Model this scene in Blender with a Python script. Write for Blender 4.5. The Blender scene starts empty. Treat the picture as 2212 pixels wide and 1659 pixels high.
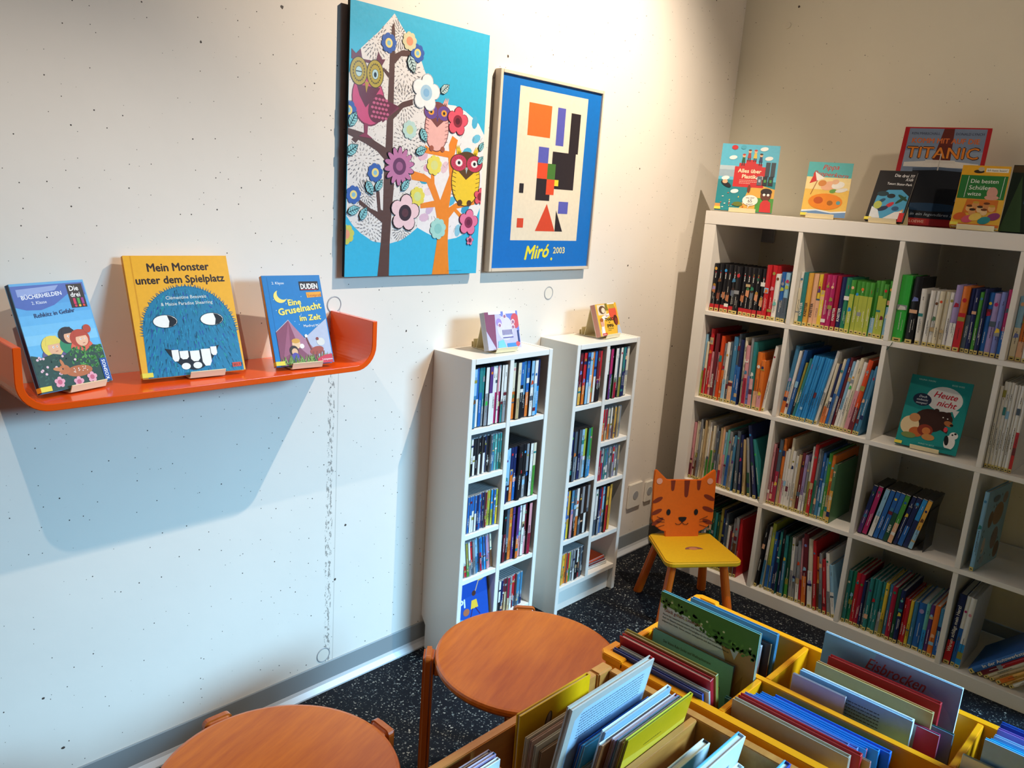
import bpy, bmesh, math, random
from mathutils import Matrix, Vector
random.seed(7)
R=math.radians
SC=bpy.context.scene
COL=SC.collection
# ---------------------------------------------------------------- camera
cam=bpy.data.objects.new('camera',bpy.data.cameras.new('camera'));COL.objects.link(cam)
yaw,pit,rol=0.745771577,-0.231576036,0.0718031679
f=Vector((math.cos(pit)*math.cos(yaw),math.cos(pit)*math.sin(yaw),math.sin(pit)))
r0=Vector((math.sin(yaw),-math.cos(yaw),0));u0=r0.cross(f)
rr=r0*math.cos(rol)+u0*math.sin(rol);uu=-r0*math.sin(rol)+u0*math.cos(rol)
m=Matrix.Identity(4)
for i in range(3): m[i][0]=rr[i];m[i][1]=uu[i];m[i][2]=-f[i]
m[0][3],m[1][3],m[2][3]=-3.27293,-1.85701,1.50824
cam.matrix_world=m
cam.data.sensor_width=36;cam.data.lens=1758.36/2212*36;cam.data.clip_start=.02
SC.camera=cam
# ---------------------------------------------------------------- world, lights, exposure
W=bpy.data.worlds.new('world');SC.world=W;W.use_nodes=True
W.node_tree.nodes['Background'].inputs[0].default_value=(.92,.92,1.0,1)
W.node_tree.nodes['Background'].inputs[1].default_value=.025
def lamp(name,kind,loc,target,energy,col,**k):
    d=bpy.data.lights.new(name,kind);d.energy=energy;d.color=col
    for a,b in k.items(): setattr(d,a,b)
    o=bpy.data.objects.new(name,d);COL.objects.link(o);o.location=loc
    o.rotation_euler=(Vector(target)-Vector(loc)).to_track_quat('-Z','Y').to_euler();return o
WARM=(1,.835,.66)
lamp('ceiling_spot_pictures','SPOT',(-1.02,-1.0,2.75),(-1.30,-.0,1.40),140,WARM,spot_size=R(108),spot_blend=.9,shadow_soft_size=.012)
lamp('ceiling_spot_corner','SPOT',(-1.75,-2.4,2.75),(0,-.9,2.15),34,WARM,spot_size=R(84),spot_blend=.9,shadow_soft_size=.03)
lamp('ceiling_spot_left','SPOT',(-3.2,-1.02,2.75),(-2.55,0,.25),48,WARM,spot_size=R(58),spot_blend=.8,shadow_soft_size=.012)
lamp('window_daylight','AREA',(.0,-3.9,2.15),(-1.95,-1.1,-.3),54,(.36,.70,1.0),shape='RECTANGLE',size=1.5,size_y=.9,spread=R(66))
SC.view_settings.view_transform='Standard';SC.view_settings.look='None'
SC.view_settings.gamma=1;SC.view_settings.use_curve_mapping=False;SC.view_settings.exposure=0.35

# ---------------------------------------------------------------- colour and materials
def lin(h):
    if not isinstance(h,str): return tuple(h)
    v=[int(h[i:i+2],16)/255 for i in (0,2,4)]
    return tuple(c/12.92 if c<=.04045 else ((c+.055)/1.055)**2.4 for c in v)
class NT:
    def __init__(s,name):
        s.m=bpy.data.materials.new(name);s.m.use_nodes=True;s.t=s.m.node_tree;s.n=s.t.nodes;s.b=s.n['Principled BSDF']
    def add(s,ty,**k):
        n=s.n.new(ty)
        for a,b in k.items():
            if a.startswith('i_'):
                key=a[2:];key=int(key) if key.isdigit() else key.replace('_',' ')
                n.inputs[key].default_value=b
            else: setattr(n,a,b)
        return n
    def l(s,a,b): s.t.links.new(a,b)
    def math(s,op,a,b=None,c=None):
        n=s.n.new('ShaderNodeMath');n.operation=op
        for i,v in enumerate((a,b,c)):
            if v is None: continue
            if isinstance(v,(int,float)): n.inputs[i].default_value=v
            else: s.l(v,n.inputs[i])
        return n.outputs[0]
    def mix(s,fac,a,b):
        n=s.n.new('ShaderNodeMix');n.data_type='RGBA'
        for i,v in ((0,fac),(6,a),(7,b)):
            if isinstance(v,(int,float)): n.inputs[i].default_value=v
            elif isinstance(v,tuple): n.inputs[i].default_value=v+(1,) if len(v)==3 else v
            else: s.l(v,n.inputs[i])
        return n.outputs[2]
    def obj(s,scale=(1,1,1)):
        t=s.add('ShaderNodeTexCoord');mp=s.add('ShaderNodeMapping');mp.inputs['Scale'].default_value=scale
        s.l(t.outputs['Object'],mp.inputs[0]);return mp.outputs[0]
    def noise(s,vec,scale,detail=3,rough=.5):
        n=s.add('ShaderNodeTexNoise');n.inputs['Scale'].default_value=scale;n.inputs['Detail'].default_value=detail
        n.inputs['Roughness'].default_value=rough
        if vec: s.l(vec,n.inputs['Vector'])
        return n.outputs[0]
    def bump(s,h,dist,strength=1):
        n=s.add('ShaderNodeBump');n.inputs['Distance'].default_value=dist;n.inputs['Strength'].default_value=strength
        s.l(h,n.inputs['Height']);s.l(n.outputs[0],s.b.inputs['Normal'])
def paint(name,h,rough=.4,var=.04,scale=6,bump=0,coat=0):
    k=NT(name);c=lin(h);v=k.obj()
    n=k.noise(v,scale,4)
    k.l(k.mix(n,tuple(x*(1-var) for x in c),tuple(min(1,x*(1+var)) for x in c)),k.b.inputs['Base Color'])
    k.b.inputs['Roughness'].default_value=rough
    if coat: k.b.inputs['Coat Weight'].default_value=coat;k.b.inputs['Coat Roughness'].default_value=.1
    if bump: k.bump(k.noise(v,180,2),bump)
    return k.m
def wood(name,a,b,rough=.35,stretch=(1,14,14),scale=5):
    k=NT(name);v=k.obj(stretch)
    n1=k.noise(v,scale,6,.6);n2=k.noise(k.obj(),2.2,2)
    fac=k.math('ADD',k.math('MULTIPLY',n1,.75),k.math('MULTIPLY',n2,.35))
    rp=k.add('ShaderNodeValToRGB');k.l(fac,rp.inputs[0])
    rp.color_ramp.elements[0].position=.32;rp.color_ramp.elements[1].position=.72
    rp.color_ramp.elements[0].color=lin(a)+(1,);rp.color_ramp.elements[1].color=lin(b)+(1,)
    k.l(rp.outputs[0],k.b.inputs['Base Color']);k.b.inputs['Roughness'].default_value=rough
    k.b.inputs['Coat Weight'].default_value=.3;k.b.inputs['Coat Roughness'].default_value=.2
    return k.m
def printed(name,rough,coat,bumpd=0.0):
    k=NT(name);a=k.add('ShaderNodeAttribute');a.attribute_name='Col'
    n=k.noise(k.obj(),90,2)
    k.l(k.mix(k.math('MULTIPLY',n,.14),a.outputs[0],(.01,.01,.01)),k.b.inputs['Base Color']);k.b.inputs['Specular IOR Level'].default_value=.3
    k.b.inputs['Roughness'].default_value=rough;k.b.inputs['Coat Weight'].default_value=coat
    k.b.inputs['Coat Roughness'].default_value=.12
    if bumpd: k.bump(k.noise(k.obj(),60,3),bumpd)
    return k.m
M={}
M['print']=printed('printed_cover',.42,.12)
M['poster']=printed('laminated_poster',.42,.12,.0004)
M['matte']=printed('printed_matte',.6,0)
M['white']=paint('white_laminate','f0ebe2',.35,.02)
M['cream']=paint('cream_plastic','eee0b6',.3,.03)
M['orange']=paint('orange_lacquer','f0560a',.22,.03,coat=.5)
M['yellow']=paint('yellow_stain','f79c04',.35,.05,9,coat=.1)
M['cat_orange']=paint('orange_paint','e2690c',.4,.04)
M['cat_leg']=paint('orange_leg_paint','e8650c',.35,.05)
M['cat_yellow']=paint('yellow_seat_paint','dfa50f',.4,.05)
M['skirt']=paint('grey_vinyl','8f9496',.4,.04)
M['skirt_foot']=paint('pale_vinyl','c9cccf',.35,.03)
M['plastic_grey']=paint('grey_plastic','a7a8aa',.4,.03)
M['socket']=paint('white_plastic','ece6da',.3,.02)
M['alu']=paint('pale_frame','dccdb8',.35,.02)
M['stool']=wood('stool_beech','a84a08','cb6a10',.32,(2,16,16),4)
M['leg']=wood('leg_beech','9c4410','b86020',.3,(14,14,1.5),4)
M['bin']=wood('trough_beech','b46c2c','d08e44',.4,(2,14,14),4)
M['bin_y']=M['yellow']
k=NT('paper_pages');v=k.obj((3,600,3));n=k.noise(v,2,1)
k.l(k.mix(n,lin('cfc8b8'),lin('f4f0e6')),k.b.inputs['Base Color']);k.b.inputs['Roughness'].default_value=.8;M['paper']=k.m
k=NT('clear_case');k.b.inputs['Base Color'].default_value=lin('8f979d')+(1,);k.b.inputs['Roughness'].default_value=.15
k.b.inputs['Coat Weight'].default_value=.6;k.l(k.mix(k.noise(k.obj(),30),lin('70787e'),lin('a3abb0')),k.b.inputs['Base Color']);M['clear']=k.m
k=NT('case_plastic');k.l(k.mix(k.noise(k.obj(),30),lin('14151a'),lin('24262c')),k.b.inputs['Base Color']);k.b.inputs['Roughness'].default_value=.3;M['blackcase']=k.m
# painted concrete with pores
def concrete(name,h,seam=None,dens=0):
    k=NT(name);v=k.obj();c=lin(h)
    base=k.mix(k.noise(v,1.6,5,.6),tuple(x*.90 for x in c),tuple(min(1,x*1.05) for x in c))
    masks=[]
    sp0=k.add('ShaderNodeSeparateXYZ');k.l(v,sp0.inputs[0]);cb0=k.add('ShaderNodeCombineXYZ')
    k.l(k.math('ADD',sp0.outputs[0],sp0.outputs[1]),cb0.inputs[0]);k.l(sp0.outputs[2],cb0.inputs[1])
    for sc,thr,r,seedoff in ((19,.58+dens,.034,0),(34,.76+dens*.4,.05,3.3),(5.2,.62+dens*.6,.024,7.7)):
        mp=k.add('ShaderNodeMapping');mp.inputs['Location'].default_value=(seedoff,seedoff,0);k.l(cb0.outputs[0],mp.inputs[0])
        vo=k.add('ShaderNodeTexVoronoi');vo.voronoi_dimensions='2D';vo.inputs['Scale'].default_value=sc;k.l(mp.outputs[0],vo.inputs['Vector'])
        vo.inputs['Randomness'].default_value=1
        nz=k.noise(v,70,2)
        dist=k.math('ADD',vo.outputs['Distance'],k.math('MULTIPLY',k.math('SUBTRACT',nz,.5),.05))
        sx=k.add('ShaderNodeSeparateColor');k.l(vo.outputs['Color'],sx.inputs[0])
        inside=k.math('LESS_THAN',dist,k.math('MULTIPLY',sx.outputs[1],r))
        masks.append(k.math('MULTIPLY',inside,k.math('GREATER_THAN',sx.outputs[0],thr)))
    mk=k.math('MAXIMUM',k.math('MAXIMUM',masks[0],masks[1]),masks[2])
    if seam is not None:
        sp=k.add('ShaderNodeSeparateXYZ');k.l(v,sp.inputs[0])
        wob=k.math('MULTIPLY',k.math('SUBTRACT',k.noise(v,9,3),.5),.014)
        d=k.math('ABSOLUTE',k.math('ADD',k.math('SUBTRACT',sp.outputs[0],seam),wob))
        rough=k.noise(k.obj((140,1,55)),1.0,3,.7)
        crack=k.math('MULTIPLY',k.math('LESS_THAN',d,.011),k.math('GREATER_THAN',rough,.55))
        below=k.math('LESS_THAN',sp.outputs[2],1.17)
        mk=k.math('MAXIMUM',mk,k.math('MULTIPLY',crack,k.math('MULTIPLY',below,.62)))
        line=k.math('MULTIPLY',k.math('LESS_THAN',k.math('ABSOLUTE',k.math('SUBTRACT',sp.outputs[0],seam+.022)),.0011),below)
        mk=k.math('MAXIMUM',mk,k.math('MULTIPLY',line,.28))
    # faint trowel scuffs
    sc=k.noise(k.obj((9,1,40)),1.3,4,.7)
    mk2=k.math('MULTIPLY',k.math('GREATER_THAN',sc,.735),.22)
    base=k.mix(mk2,base,tuple(x*.55 for x in c))
    k.l(k.mix(mk,base,lin('4a3f38')),k.b.inputs['Base Color'])
    k.b.inputs['Roughness'].default_value=.62
    hh=k.math('SUBTRACT',k.math('MULTIPLY',k.noise(v,12,4,.6),.5),k.math('MULTIPLY',mk,.9))
    k.bump(hh,.0016,.8)
    return k.m
M['wallL']=concrete('painted_concrete','efe7dc',-2.0)
M['wallR']=concrete('painted_concrete_right','e2dbc6',None,.3)
# speckled rubber floor
k=NT('speckled_rubber');v=k.obj()
cs=(.010,.011,.014)
outc=None;col=k.mix(k.noise(v,3),(.003,.0035,.006),(.007,.009,.014))
for sc,thr,r,cc in ((105,.52,.33,('586064','a4a298')),(190,.70,.34,('46585e','7c7a72')),(70,.88,.28,('788282','c0bcb0'))):
    ds=k.add('ShaderNodeVectorMath');ds.operation='ADD'
    nn=k.add('ShaderNodeTexNoise');nn.inputs['Scale'].default_value=sc*1.3;nn.inputs['Detail'].default_value=1;k.l(v,nn.inputs['Vector'])
    mm=k.add('ShaderNodeVectorMath');mm.operation='SCALE';mm.inputs['Scale'].default_value=.9/sc;k.l(nn.outputs['Color'],mm.inputs[0])
    k.l(v,ds.inputs[0]);k.l(mm.outputs[0],ds.inputs[1])
    vo=k.add('ShaderNodeTexVoronoi');vo.voronoi_dimensions='2D';vo.inputs['Scale'].default_value=sc;k.l(ds.outputs[0],vo.inputs['Vector'])
    sx=k.add('ShaderNodeSeparateColor');k.l(vo.outputs['Color'],sx.inputs[0])
    mk=k.math('MULTIPLY',k.math('LESS_THAN',vo.outputs['Distance'],k.math('MULTIPLY',sx.outputs[1],r)),k.math('GREATER_THAN',sx.outputs[0],thr))
    col=k.mix(mk,col,k.mix(sx.outputs[2],tuple(x*.6 for x in lin(cc[0])),tuple(x*.8 for x in lin(cc[1]))))
k.l(col,k.b.inputs['Base Color']);k.b.inputs['Roughness'].default_value=.62;k.b.inputs['Specular IOR Level'].default_value=.15;M['floor']=k.m

# ---------------------------------------------------------------- mesh helpers
class MB:
    def __init__(s): s.v=[];s.f=[];s.c=[]
    def add(s,vs,fs,col=None,mat=None):
        o=len(s.v)
        s.v+=[tuple(mat@Vector(p)) if mat else tuple(p) for p in vs]
        for q in fs: s.f.append(tuple(i+o for i in q));s.c.append(col)
        return s
    def box(s,x0,x1,y0,y1,z0,z1,col=None,mat=None):
        return s.add([(x,y,z) for x in (x0,x1) for y in (y0,y1) for z in (z0,z1)],
            [(0,1,3,2),(4,6,7,5),(0,4,5,1),(2,3,7,6),(0,2,6,4),(1,5,7,3)],col,mat)
    def prism(s,pts,fn,d0,d1,col=None,mat=None):
        """pts 2D polygon, fn(a,b,d)->3D"""
        n=len(pts);vs=[fn(a,b,d0) for a,b in pts]+[fn(a,b,d1) for a,b in pts]
        return s.add(vs,[tuple(range(n)),tuple(range(2*n-1,n-1,-1))]+[(i,(i+1)%n,n+(i+1)%n,n+i) for i in range(n)],col,mat)
    def build(s,name,mat,parent=None,bevel=0,seg=2,smooth=False,loc=None,mw=None):
        me=bpy.data.meshes.new(name);me.from_pydata(s.v,[],s.f)
        if any(c is not None for c in s.c):
            at=me.color_attributes.new('Col','FLOAT_COLOR','CORNER');vals=[]
            for p,c in zip(me.polygons,s.c):
                c=lin(c if c is not None else 'ffffff')
                for _ in range(p.loop_total): vals+=[c[0],c[1],c[2],1.0]
            at.data.foreach_set('color',vals)
        if not (any(c is not None for c in s.c)) or bevel:
            bm=bmesh.new();bm.from_mesh(me);bmesh.ops.recalc_face_normals(bm,faces=bm.faces)
            if bevel:
                bm.edges.ensure_lookup_table()
                es=[e for e in bm.edges if len(e.link_faces)==2 and e.calc_face_angle(0)>.5]
                bmesh.ops.bevel(bm,geom=es,offset=bevel,segments=seg,affect='EDGES',clamp_overlap=True)
            bm.to_mesh(me);bm.free()
        me.materials.append(mat)
        if smooth:
            for p in me.polygons: p.use_smooth=True
        o=bpy.data.objects.new(name,me);COL.objects.link(o)
        if parent: o.parent=parent
        if loc: o.location=loc
        if mw: o.matrix_world=mw
        return o
def tag(o,label=None,cat=None,group=None,kind=None):
    if label: o['label']=label
    if cat: o['category']=cat
    if group: o['group']=group
    if kind: o['kind']=kind
    return o
def thing(name,label,cat,mw=None,group=None):
    o=bpy.data.objects.new(name,None);COL.objects.link(o);o.empty_display_size=.05
    if mw: o.matrix_world=mw
    return tag(o,label,cat,group)
def T(x,y,z,yaw=0): return Matrix.Translation((x,y,z))@Matrix.Rotation(yaw,4,'Z')
XY=lambda a,b,d:(a,b,d)
XZ=lambda a,b,d:(a,d,b)
YZ=lambda a,b,d:(d,a,b)
_tc={}
def textmesh(s,bold=0,shear=0):
    key=(s,bold,shear)
    if key in _tc: return _tc[key]
    c=bpy.data.curves.new('t','FONT');c.body=s;c.resolution_u=2;c.size=1;c.offset=bold;c.shear=shear
    o=bpy.data.objects.new('t',c);COL.objects.link(o)
    dg=bpy.context.evaluated_depsgraph_get();dg.update()
    me=o.evaluated_get(dg).to_mesh()
    vs=[(v.co.x,v.co.y) for v in me.vertices];fs=[tuple(p.vertices) for p in me.polygons]
    o.evaluated_get(dg).to_mesh_clear()
    bpy.data.objects.remove(o);bpy.data.curves.remove(c)
    w=max([a for a,b in vs],default=0)
    _tc[key]=(vs,fs,w);return _tc[key]
class Art:
    """flat printed shapes in centimetres on a local plane; x right, y up, raised towards -y"""
    def __init__(s,mb,w,h,mat=None,eps=.00005,fn=None):
        s.mb=mb;s.w=w;s.h=h;s.m=mat;s.l=1;s.e=eps
        s.st=.0;s.fn=fn or (lambda a,b,d:(a/100,-d,b/100))
    def put(s,pts,faces,c): s.mb.add([s.fn(a,b,s.l*s.e) for a,b in pts],faces,c,s.m);s.l+=1
    def clip(s,pts):
        for ax,lim,sg in ((0,0,1),(0,s.w,-1),(1,0,1),(1,s.h,-1)):
            out=[];n=len(pts)
            for i in range(n):
                a=pts[i];b=pts[(i+1)%n];ia=(a[ax]-lim)*sg>=0;ib=(b[ax]-lim)*sg>=0
                if ia: out.append(a)
                if ia!=ib:
                    t=(lim-a[ax])/(b[ax]-a[ax]);out.append((a[0]+t*(b[0]-a[0]),a[1]+t*(b[1]-a[1])))
            pts=out
            if len(pts)<3: return None
        return pts
    def poly(s,pts,c,same=0):
        pts=s.clip(list(pts))
        if not pts: return
        if same: s.l-=1-s.st
        ar=sum(pts[i][0]*pts[(i+1)%len(pts)][1]-pts[(i+1)%len(pts)][0]*pts[i][1] for i in range(len(pts)))
        if ar<0: pts=pts[::-1]
        s.put(pts,[tuple(range(len(pts)))],c)
    def rect(s,x0,y0,x1,y1,c,same=0): s.poly([(x0,y0),(x1,y0),(x1,y1),(x0,y1)],c,same)
    def ell(s,cx,cy,rx,ry,c,rot=0,n=20,same=0,a0=0,a1=360):
        ca,sa=math.cos(R(rot)),math.sin(R(rot));P=[]
        N=n if a1-a0>=360 else n+1
        for i in range(N):
            t=R(a0+(a1-a0)*i/n);x,y=rx*math.cos(t),ry*math.sin(t)
            P.append((cx+x*ca-y*sa,cy+x*sa+y*ca))
        s.poly(P,c,same)
    def line(s,pts,wd,c,same=0):
        for i,(a,b) in enumerate(zip(pts,pts[1:])):
            dx,dy=b[0]-a[0],b[1]-a[1];L=math.hypot(dx,dy) or 1;nx,ny=-dy/L*wd/2,dx/L*wd/2;ex,ey=dx/L*wd*.2,dy/L*wd*.2
            s.poly([(a[0]+nx-ex,a[1]+ny-ey),(b[0]+nx+ex,b[1]+ny+ey),(b[0]-nx+ex,b[1]-ny+ey),(a[0]-nx-ex,a[1]-ny-ey)],c,same or i>0)
    def text(s,t,x,y,size,c,rot=0,al='L',bold=.01,sx=1,width=None,shear=0):
        vs,fs,w=textmesh(t,0,shear)
        if not vs: return
        if width: sx=width/(w*size)
        ox={'L':0,'C':-w/2,'R':-w}[al];ca,sa=math.cos(R(rot)),math.sin(R(rot));P=[]
        F_=[];o=bold*size
        for dx,dy in (((0,0),) if bold<.005 else ((o,0),(-o,0),(0,o),(0,-o)) if bold>.015 else ((o,0),(-o,0))):
            if P: s.put(P,F_,c);s.l-=.85;P=[];F_=[]
            k0=0
            for a,b in vs:
                a=(a+ox)*size*sx+dx;b=b*size+dy;P.append((x+a*ca-b*sa,y+a*sa+b*ca))
            F_+=[tuple(i+k0 for i in q) for q in fs]
        s.put(P,F_,c)
    def dashes(s,x,y,w,n,c,th=.10,gap=.28,rot=0,seed=1):
        """unreadably small print as rows of short strokes"""
        rn=random.Random(seed);ca,sa=math.cos(R(rot)),math.sin(R(rot));first=True
        for r in range(n):
            a=0;yy=-r*gap;W_=w*(1 if r<n-1 else .55)
            while a<W_:
                L=rn.uniform(.2,.75)*min(1,w/2+.3)
                L=min(L,W_-a)
                P=[(a,yy),(a+L,yy),(a+L,yy+th),(a,yy+th)]
                s.poly([(x+p*ca-q*sa,y+p*sa+q*ca) for p,q in P],c,0 if first else 1);first=False
                a+=L+.12
    def flower(s,x,y,r,c,c2=None,c3=None,n=8,ol=None,petal=.36,long=0):
        s.st=.15
        def pet(rad,col):
            for i in range(n):
                t=2*math.pi*i/n+.2
                if long: s.ell(x+rad*.58*math.cos(t),y+rad*.58*math.sin(t),rad*.46,rad*.16,col,math.degrees(t),12,same=i>0)
                else: s.ell(x+rad*.62*math.cos(t),y+rad*.62*math.sin(t),rad*petal,rad*petal,col,0,12,same=i>0)
            s.ell(x,y,rad*.6,rad*.6,col)
        if ol: pet(r*1.06,ol)
        pet(r,c)
        if c2: s.ell(x,y,r*.46,r*.46,c2)
        if c3: s.ell(x,y,r*.24,r*.24,c3)
        s.st=0
    def leaf(s,x,y,L,rot,c='8fd3dc',d='16343c'):
        ca,sa=math.cos(R(rot)),math.sin(R(rot))
        def sh(k):
            return [(x+(L*k*a)*ca-(L*k*b)*sa,y+(L*k*a)*sa+(L*k*b)*ca) for a,b in ((-.5,0),(-.25,.25),(.1,.28),(.5,0),(.1,-.28),(-.25,-.25))]
        s.poly(sh(1.12),d);s.poly(sh(1),c)
        def pt(a,b): return (x+L*a*ca-L*b*sa,y+L*a*sa+L*b*ca)
        s.line([pt(-.5,0),pt(.45,0)],L*.05,d)
        for a in (-.3,-.12,.06,.24):
            s.line([pt(a,0),pt(a+.12,.2)],L*.04,d,1);s.line([pt(a,0),pt(a+.12,-.2)],L*.04,d,1)

# ---------------------------------------------------------------- room shell
def struct(o): o['kind']='structure';return o
struct(MB().box(-5.2,.12,-4.6,.12,-.1,0).build('floor',M['floor']))
struct(MB().box(-5.2,.12,0,.12,0,2.95).build('wall_left',M['wallL']))
struct(MB().box(0,.12,-2.15,0,0,2.95).build('wall_right',M['wallR']))
def skirt(name,x0,x1,y0,y1,ax):
    # vinyl skirting with coved foot
    pr=[(0,0),(.016,0),(.016,.004),(.006,.018),(.0035,.028),(.0035,.086),(.002,.089),(0,.089)]
    m=MB()
    if ax=='x': m.prism([(-a,b) for a,b in pr],lambda a,b,d:(d,a,b),x0,x1)
    else: m.prism([(-a,b) for a,b in pr],lambda a,b,d:(a,d,b),y0,y1)
    o=struct(m.build(name,M['skirt']))
    fm=MB();pf=[(.0168,0),(.0168,.005),(.0066,.0195),(.0042,.0295),(.0034,.0295),(.0034,0)]
    if ax=='x': fm.prism([(-a,b) for a,b in pf],lambda a,b,d:(d,a,b),x0,x1)
    else: fm.prism([(-a,b) for a,b in pf],lambda a,b,d:(a,d,b),y0,y1)
    fo=fm.build('skirting_foot',M['skirt_foot'],o)
skirt('baseboard_left',-5.2,0,0,0,'x');skirt('baseboard_right',0,0,-2.15,-.02,'y')

# form tie holes in the concrete
def plug(x,z,lab):
    t=thing('concrete_anchor_hole',lab,'wall hole',Matrix.Translation((x,0,z)))
    m=MB();n=28;vs=[];fs=[]
    prof=[(.0235,-.0004),(.0222,-.0018),(.0208,-.0012),(.0193,-.0004)]
    for r,y in prof:
        for i in range(n): a=2*math.pi*i/n;vs.append((r*math.cos(a),y,r*math.sin(a)))
    for j in range(3):
        for i in range(n): fs.append((j*n+i,j*n+(i+1)%n,(j+1)*n+(i+1)%n,(j+1)*n+i))
    m.add(vs,fs);m.build('rim',M['plastic_grey'],t,smooth=True)  # grey ring colour stands in for the crescent shadow of the recess
    m=MB();m.add([(0,-.0006,0)]+[(.0196*math.cos(2*math.pi*i/n),-.0006,.0196*math.sin(2*math.pi*i/n)) for i in range(n)],[(0,1+(i+1)%n,1+i) for i in range(n)])
    m.build('plug',M['socket'],t)
plug(-1.997,1.176,'round plugged anchor hole in the concrete above the orange shelf end')
plug(-2.011,.116,'round plugged anchor hole in the concrete just above the skirting')
plug(-1.108,1.172,'round plugged anchor hole in the concrete under the blue framed poster')
tag(MB().prism([(.012*math.cos(i*math.pi/8),.012*math.sin(i*math.pi/8)) for i in range(16)],YZ,-.006,0).build('anchor_cap',M['wallR'],loc=(0,-.2,2.233)),'small round cap high on the right wall','wall cap')

def plate(x0,x1,z0,z1,lab,slots):
    t=thing('wall_socket',lab,'socket',T((x0+x1)/2,0,z0));w=(x1-x0)/2;h=z1-z0
    MB().box(-w,w,-.011,0,0,h).build('cover_plate',M['socket'],t,.003)
    m=MB()
    for i in range(slots):
        zc=h*(i+.5)/slots
        m.prism([(.019*math.cos(a*math.pi/10),zc+.019*math.sin(a*math.pi/10)) for a in range(20)],XZ,-.0125,-.0105)
    m.build('socket_insert',M['plastic_grey'],t)
plate(-.484,-.386,.21,.322,'larger white wall socket plate behind the cat chair',1)
plate(-.357,-.300,.214,.309,'narrow white wall switch plate right of the larger socket',1)
tag(MB().box(-.02,0,-.272,-.198,1.375,1.435).build('junction_box',M['plastic_grey'],bevel=.003),'grey junction box on the wall behind the shelf top left compartment','socket')

# ---------------------------------------------------------------- cube shelf
KM=T(-.41,-.171,0,R(-90))     # local x along the front, y into the depth
KH=1.49;KO=.05;KC=.33512;KW=.0165
ks=thing('cube_shelf','large white open cube shelf full of books along the right wall','shelf',KM)
MB().box(0,1.49,0,.39,KH-.05,KH).build('top_board',M['white'],ks,.0012)
MB().box(0,1.49,0,.39,0,.05).build('base_board',M['white'],ks,.0012)
for x in (0,1.44): MB().box(x,x+.05,0.0004,.39,.0505,KH-.0505).build('side_panel',M['white'],ks,.0012)
def kx(c): return KO+c*(KC+KW)
def kz(r): return KH-KO-KC-r*(KC+KW)      # floor height of row r
for r in range(3): MB().box(.0504,1.4396,.001,.389,kz(r)-KW,kz(r)).build('shelf_board',M['white'],ks,.0008)
for r in range(4):
    for c in range(1,4): MB().box(kx(c)-KW,kx(c),.0012,.388,kz(r)+.0004,kz(r)+KC-.0004).build('upright_divider',M['white'],ks,.0008)

# ---------------------------------------------------------------- DVD towers
TZ=[.796,.640,.450,.297,.102]
def tower(x0,shL,shR,lab):
    tw=.368;t=thing('media_tower',lab,'shelf',T(x0,-.17,0));H=1.018
    for x in (0,tw-.018):
        pts=[(0,0),(.148,0),(.148,.085),(.1695,.115),(.1695,H),(0,H)]
        MB().prism(pts,YZ,x,x+.018).build('side_panel',M['white'],t,.001)
    MB().box(.0182,tw-.0182,.0,.165,H-.018,H-.0005).build('top_board',M['white'],t,.001)
    MB().box(.169,.187,.001,.160,.0925+.018,H-.0182).build('middle_divider',M['white'],t,.001)
    MB().box(.0182,tw-.0182,.161,.165,.09,H-.0185).build('back_panel',M['white'],t)
    MB().box(.0182,tw-.0182,.001,.16,.0925,.110).build('base_shelf',M['white'],t,.001)
    MB().box(.0182,tw-.0182,.022,.036,.0,.0922).build('plinth',M['white'],t,.001)
    for z in shL: MB().box(.0182,.1688,.002,.160,z-.0165,z).build('shelf_board',M['white'],t,.0008)
    for z in shR: MB().box(.1872,tw-.0182,.002,.160,z-.0165,z).build('shelf_board',M['white'],t,.0008)
T1L=[.797,.640,.451,.297];T1R=[.797,.513,.299]
T2L=[.797,.516,.293];T2R=[.797,.637,.481,.261]
tower(-1.628,T1L,T1R,'nearer tall narrow white media shelf with two columns of discs')
tower(-1.131,T2L,T2R,'farther tall narrow white media shelf standing closer to the corner')

# ---------------------------------------------------------------- palette and books in rows
P={'bk':('black','1b1a1e'),'nv':('navy','1f2a5c'),'bl':('blue','2a68b4'),'bb':('bright blue','2f96dc'),'lb':('light blue','93c4e2'),
'pw':('periwinkle','7683c6'),'tl':('teal','2f8686'),'tg':('teal green','23805f'),'gn':('green','4a9a3a'),'dg':('dark green','24543c'),
'lm':('lime green','b2bd45'),'ye':('yellow','ecca3c'),'ol':('olive','9d9640'),'am':('amber','e6ad48'),'or':('orange','e57a2c'),
'ro':('red-orange','e04c1c'),'re':('red','c8242c'),'cr':('crimson','ac1c3c'),'mg':('magenta','ba2a68'),'mr':('maroon','70222e'),
'pk':('pink','dd98a0'),'pc':('peach','ecb68e'),'li':('lilac','a493c6'),'pu':('purple','5e3a7e'),'wh':('white','efece5'),
'cm':('cream','e6dcc0'),'gy':('grey','94979b'),'sl':('slate','52606e'),'br':('brown','704828'),'tn':('tan','c6ab7c'),
'sb':('steel blue','4485ae'),'aq':('aqua','6cbcb4'),'ng':('neon green','3fbf4a'),'og':('moss green','54805a')}
ORD='first second third fourth fifth sixth seventh eighth ninth tenth eleventh twelfth thirteenth fourteenth fifteenth sixteenth seventeenth eighteenth nineteenth twentieth 21st 22nd 23rd 24th 25th 26th 27th 28th 29th 30th'.split()
def cname(code): return ' and '.join(P[c][0] for c in code.split('/'))
def contrast(h):
    c=lin(h);return 'f2efe6' if sum(c)<.9 else '2a2422'
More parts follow.
